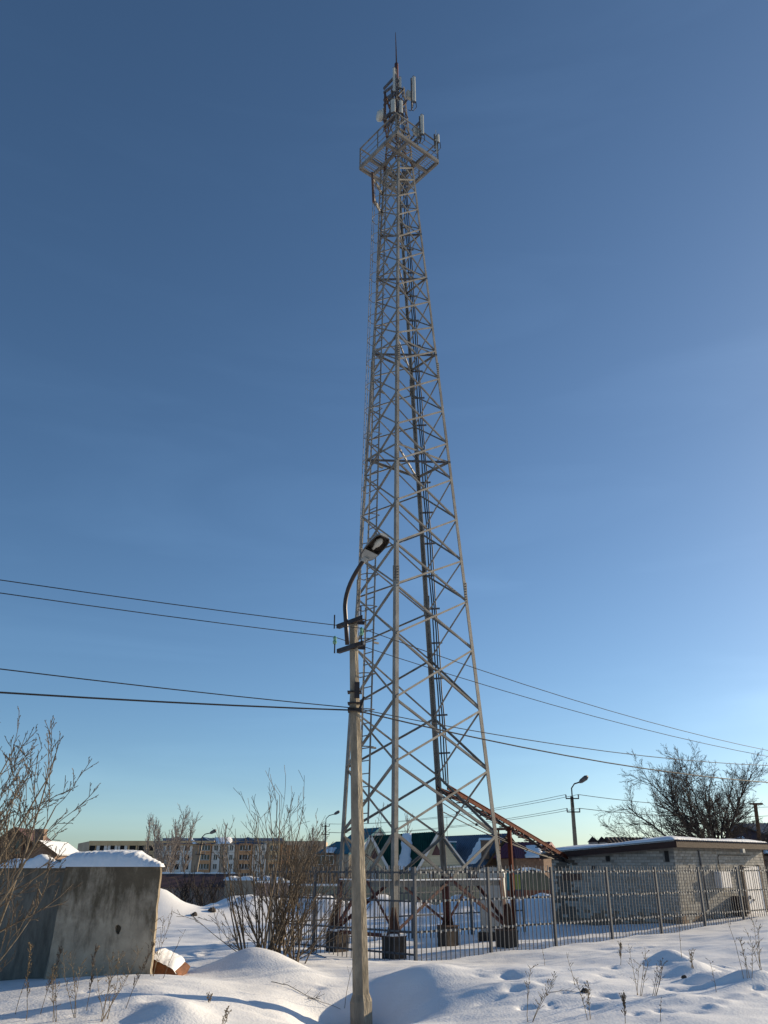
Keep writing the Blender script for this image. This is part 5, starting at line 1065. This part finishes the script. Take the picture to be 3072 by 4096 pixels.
# distant birches and poplars
far_sp = dict(seg=[7, 4, 3], sides=[5, 3, 3], kids=[46, 9], t0=[.22, .2], up=[.02, .10, .06], wob=.05, ang=(.3, .75), len=(.16, .26), rmin=.035)
for i, (px, d, pyt, seed, lab_, s) in enumerate(((580, 215, 3270, 1, 'slender far poplar, leftmost of the bare trees above the apartment block', .7), (612, 215, 3302, 2, 'short slim far tree between poplar and birch above the apartment block', .7), (682, 210, 3256, 3, 'tall far birch, highest of the trees above the apartment block', 1.15), (735, 212, 3286, 4, 'far birch just right of the tallest one above the apartment block', 1.0), (640, 205, 3300, 5, 'far bare tree in front of the pale panels, left of the tallest birch', 1.1), (895, 214, 3300, 6, 'thin far tree above the blue roofs of the apartment block', .6), (1250, 200, 3345, 7, 'low far birch clump at the right end of the apartment block', 1.2), (1615, 120, 3265, 8, 'faint far tree above the dark green roof', .8))):
    b_ = at(px, 3468, d); z0_ = gz(b_.x, d); H = at(px, pyt, d).z - z0_; sp = dict(far_sp); sp['rmin'] = .03 * d / 210; sp['len'] = (.14 * s, .26 * s)
    st = [(Vector((0, 0, 0)), Vector((0, 0, 1)), H, .012 * H + .05)]
    if s > 1: st += [(Vector((rg.uniform(-.5, .5), 0, 0)), Vector((rg.uniform(-.16, .16), 0, 1)), H * rg.uniform(.8, .95), .01 * H) for _ in range(2)]
    bare_tree('bare_tree', Vector((b_.x, d, z0_)), st, sp, seed, M['bark_birch'], M['bark_birch'], lab_, 'tree', 'distant bare trees')
# dark bush at the shed and thicket behind the willow bush
for px, d, n_, hh, seed, lab_, m_ in ((790, 50, 34, 1.9, 3, 'low dark bush in front of the pinkish shed', 'bark_dark'), (1190, 60, 46, 4.6, 5, 'brown thicket behind the willow bush, left of the teal roof', 'bark'), (1270, 57, 40, 3.6, 6, 'brown thicket left of the tower, below the teal roof', 'bark'), (1380, 56, 36, 3.4, 7, 'brown bushes behind the left tower legs', 'bark')):
    b_ = at(px, 3468, d); base = Vector((b_.x, d, gz(b_.x, d))); rg = random.Random(seed)
    st = [(Vector((rg.uniform(-1.1, 1.1), rg.uniform(-.6, .6), 0)), Vector((rg.gauss(0, .3), rg.gauss(0, .2), 1)), hh * rg.uniform(.55, 1.05), .02 * hh / 2) for _ in range(n_)]
    bare_tree('bare_bush', base, st, dict(seg=[5, 4], sides=[4, 3], kids=[9], t0=[.1], up=[.03, .05], wob=.08, ang=(.3, .8), len=(.25, .45), rmin=.012), seed, M[m_], M[m_], lab_, 'bush')

# ------------------------------------------------------------------ dry weeds poking out of the snow
def weed(px, py, d, h, kind, label, seed, lean=0.0):
    p = at(px, py, d); # walk along the sight line until the snow is met
    lo_d, hi_d = 10.5, 30.0
    u = (px - 1536) / F_PX; v = (2048 - py) / F_PX
    dd = np.linspace(lo_d, hi_d, 400); tt = dd / (CP - v * SP); zz = EYE + (SP + v * CP) * tt; hh = hgt(u * tt, dd); hit = np.where(zz <= hh)[0]
    dd0 = dd[hit[0]] if len(hit) else d
    p = at(px, py, dd0); rg = random.Random(seed); base = Vector((p.x, p.y, gz(p.x, p.y) - .03)); t = thing('dry_weed', base, label, 'weed', 'dry weeds in the snow')
    h *= .85; st = MB(); hd_ = MB(); n = {'plume': 1, 'bush': 4, 'stalk': 1, 'spray': 3}[kind]
    for k in range(n):
        d_ = Vector((lean + rg.gauss(0, .16 if n > 1 else .05), rg.gauss(0, .1), 1)).normalized(); L = h * rg.uniform(.75, 1.0) if k else h; pts = [base + Vector((rg.uniform(-.05, .05), 0, 0)) if k else base]
        for i in range(6): d_ = (d_ + Vector((rg.gauss(0, .07), rg.gauss(0, .05), 0))).normalized(); pts.append(pts[-1] + d_ * L / 6)
        st.tube(pts, [lerp(.0045, .002, i / 6) for i in range(7)], 4)
        for i in range(2, 7):
            for _ in range({'plume': 7, 'bush': 2, 'stalk': 1, 'spray': 3}[kind]):
                q = pts[i] if i == 6 else pts[i].lerp(pts[i + 1], rg.random())
                if kind == 'plume': tw = Vector((rg.gauss(0, .3), rg.gauss(0, .3), 1)).normalized(); l_ = rg.uniform(.05, .12)
                else: tw = Vector((rg.gauss(0, .7), rg.gauss(0, .5), .8)).normalized(); l_ = rg.uniform(.08, .2) * h
                e = q + tw * l_; st.tube([q, e], [.0025, .0015], 3)
                for _ in range(5 if kind == 'plume' else 2):
                    c = q.lerp(e, rg.uniform(.4, 1)); s = rg.uniform(.006, .012); ax1 = Vector((rg.gauss(0, 1), rg.gauss(0, 1), rg.gauss(0, 1))).normalized() * s; ax2 = Vector((rg.gauss(0, 1), rg.gauss(0, 1), rg.gauss(0, 1))).normalized() * s
                    hd_.add([c - ax1, c + ax2, c + ax1, c - ax2, c + ax1.cross(ax2).normalized() * s * .6], [(0, 1, 4), (1, 2, 4), (2, 3, 4), (3, 0, 4), (3, 2, 1, 0)])
    m_ = M['weed'] if seed % 3 else M['weed_dark']; st.build('stem', m_, t); hd_.build('seed_heads', m_, t, kind='stuff')
for i, (px, py, h, kind, lab_, ln) in enumerate((
    (105, 4085, .95, 'plume', 'leftmost tall brown plumed weed by the dark wall', .05), (160, 4060, .85, 'plume', 'second plumed weed from the left edge', .0), (60, 4060, .7, 'stalk', 'thin bent weed stalk at the bottom left corner', .1), (300, 4075, .9, 'spray', 'spindly weed below the left edge of the concrete block', -.05),
    (345, 4050, .8, 'plume', 'reddish weed in front of the middle of the concrete block', .1), (400, 4090, 1.0, 'spray', 'branching weed under the hole in the concrete block', .08), (425, 4080, .8, 'bush', 'bushy weed with seed heads below the concrete block', .12), (500, 4040, .9, 'plume', 'plumed weed leaning right before the concrete block', .12), (225, 4090, .7, 'spray', 'low spray of dry stems at the lower left', -.1),
    (610, 3905, 1.0, 'spray', 'tall thin weed beside the rusty sheet', .06), (650, 3915, .8, 'stalk', 'slanted weed stalk rising over the rusty sheet', .35), (835, 4010, .16, 'bush', 'tiny dark sprig in the snow below the mound', .2), (880, 4110, .28, 'spray', 'small sprig cut by the bottom edge, left of the lamp post', .3),
    (1378, 4040, 1.15, 'stalk', 'long thin twig standing just left of the lamp post', .06), (2112, 4090, .75, 'spray', 'pale branching weed in the lower middle right', .30), (2350, 4080, .55, 'spray', 'thin weed by the dark hole in the snow', -.02), (2500, 4095, .32, 'plume', 'short feathery weed at the bottom edge, right of centre', .1),
    (2482, 3862, .36, 'plume', 'stubby dark weed standing alone on the snow bank crest', .0), (2560, 3985, .72, 'bush', 'bushy weed left of the snow hump at the right', .14), (2620, 3985, .55, 'bush', 'low weed leaning right against the snow hump', .5), (2728, 3838, .85, 'stalk', 'tall thin stalk in front of the right fence', .0),
    (2765, 3880, .36, 'bush', 'small bushy weed on top of the right hump', .1), (2975, 3915, 1.15, 'stalk', 'long bare stalk leaning left near the right edge', -.16), (3000, 3920, .6, 'spray', 'branching weed at the foot of the long stalk', .1), (3040, 3880, .8, 'bush', 'tangled weeds at the far right edge of the snow', -.1), (2865, 3970, .5, 'stalk', 'lone stalk below the right hump', -.03), (2300, 3940, .5, 'stalk', 'bare straight stalk by the footprint in the middle right', -.02), (2180, 3862, .4, 'stalk', 'small crooked weed on the bank in front of the yard', -.12), (2640, 4090, .3, 'stalk', 'short stem at the bottom edge below the hump', .05))):
    weed(px, py, 14, h, kind, lab_, 50 + i, ln)
# clods and rubble in the snow
def clod(px, py, size, label):
    u = (px - 1536) / F_PX; v = (2048 - py) / F_PX; dd = np.linspace(10.5, 60, 900); tt = dd / (CP - v * SP); zz = EYE + (SP + v * CP) * tt; hit = np.where(zz <= hgt(u * tt, dd))[0]; d = dd[hit[0]] if len(hit) else 30; p = at(px, py, d); rg = random.Random(px)
    m_ = MB(); n = 9; c = Vector((p.x, p.y, gz(p.x, p.y)))
    rings = [(-.5, .7), (0, 1), (.45, .8), (.8, .35)]; vs = [c + Vector((math.cos(2 * math.pi * k / n) * r_ * size * rg.uniform(.75, 1.2), math.sin(2 * math.pi * k / n) * r_ * size * rg.uniform(.75, 1.2), z * size * rg.uniform(.8, 1.1))) for z, r_ in rings for k in range(n)]
    m_.add(vs, [(i * n + k, i * n + (k + 1) % n, (i + 1) * n + (k + 1) % n, (i + 1) * n + k) for i in range(3) for k in range(n)] + [tuple(3 * n + k for k in range(n))]); m_.build('earth_clod', M['footing'], origin=c, label=label, cat='clod')
clod(848, 3645, .18, 'brown earth clod on the ploughed snow heap'); clod(778, 3662, .14, 'dark lump in the snow left of the brown earth clod'); clod(2338, 3972, .06, 'dark clod in the snow hole, lower right'); clod(2738, 3912, .05, 'dark clod beside the right snow hump')

# fallen twigs lying on the snow
def fallen(pxs, r, label, seed):
    rg = random.Random(seed); pts = []
    for px, py in pxs:
        u = (px - 1536) / F_PX; v = (2048 - py) / F_PX; dd = np.linspace(10.5, 40, 900); tt = dd / (CP - v * SP); zz = EYE + (SP + v * CP) * tt; hit = np.where(zz <= hgt(u * tt, dd))[0]; d = dd[hit[0]] if len(hit) else 20; p = at(px, py, d); pts.append(Vector((p.x, p.y, gz(p.x, p.y) + r * 1.5 + rg.uniform(0, .02))))
    m_ = MB(); fine = []
    for a, b in zip(pts, pts[1:]): fine += [a.lerp(b, t) + Vector((0, 0, rg.uniform(-.004, .012))) for t in (0, .33, .66)]
    fine.append(pts[-1]); m_.tube(fine, [lerp(r, r * .45, i / (len(fine) - 1)) for i in range(len(fine))], 5)
    for k in range(3): a = fine[2 + k * max(1, len(fine) // 5)]; m_.tube([a, a + Vector((rg.uniform(.05, .2), rg.uniform(-.1, .1), rg.uniform(.02, .1)))], [r * .5, r * .3], 4)
    m_.build('fallen_twig', M['bark_dark'], origin=pts[0], label=label, cat='twig', group='fallen twigs on the snow')
fallen([(1170, 3822), (1215, 3818), (1260, 3822), (1305, 3838)], .014, 'dark fallen branch lying on the snow right of the bush', 1)
fallen([(1085, 3938), (1150, 3950), (1220, 3985), (1290, 4020), (1362, 4048)], .006, 'long thin stem lying over the snow mound towards the lamp post', 2)
fallen([(1230, 4000), (1255, 4004), (1280, 4003)], .008, 'short broken twig on the snow mound left of the lamp post', 3)
fallen([(2190, 3972), (2260, 3972), (2330, 3980)], .004, 'thin straight stem lying on the snow bank right of the lamp post', 4)

# far-off wood on the plain behind the town
fw = MB(); rgw = random.Random(14)
for k in range(900):
    x = rgw.uniform(-420, 420); y = rgw.uniform(430, 540); h = rgw.uniform(5, 9.5); w = rgw.uniform(.8, 2.2); z = -4.2; n = 5
    vs = [Vector((x + w * q * math.cos(a), y + w * q * math.sin(a), z + h * zz * rgw.uniform(.93, 1.05))) for zz, q in ((0, .4), (.45, 1.0), (.8, .6)) for a in np.linspace(0, 2 * math.pi, n + 1)[:-1]] + [Vector((x, y, z + h))]
    fw.add(vs, [(i * n + j, i * n + (j + 1) % n, (i + 1) * n + (j + 1) % n, (i + 1) * n + j) for i in range(2) for j in range(n)] + [(2 * n + j, 2 * n + (j + 1) % n, 3 * n) for j in range(n)])
fw.build('distant_wood', M['bark_birch'], origin=(0, 480, -4), label='far grey-brown bare wood along the horizon behind the houses', cat='wood', kind='stuff')
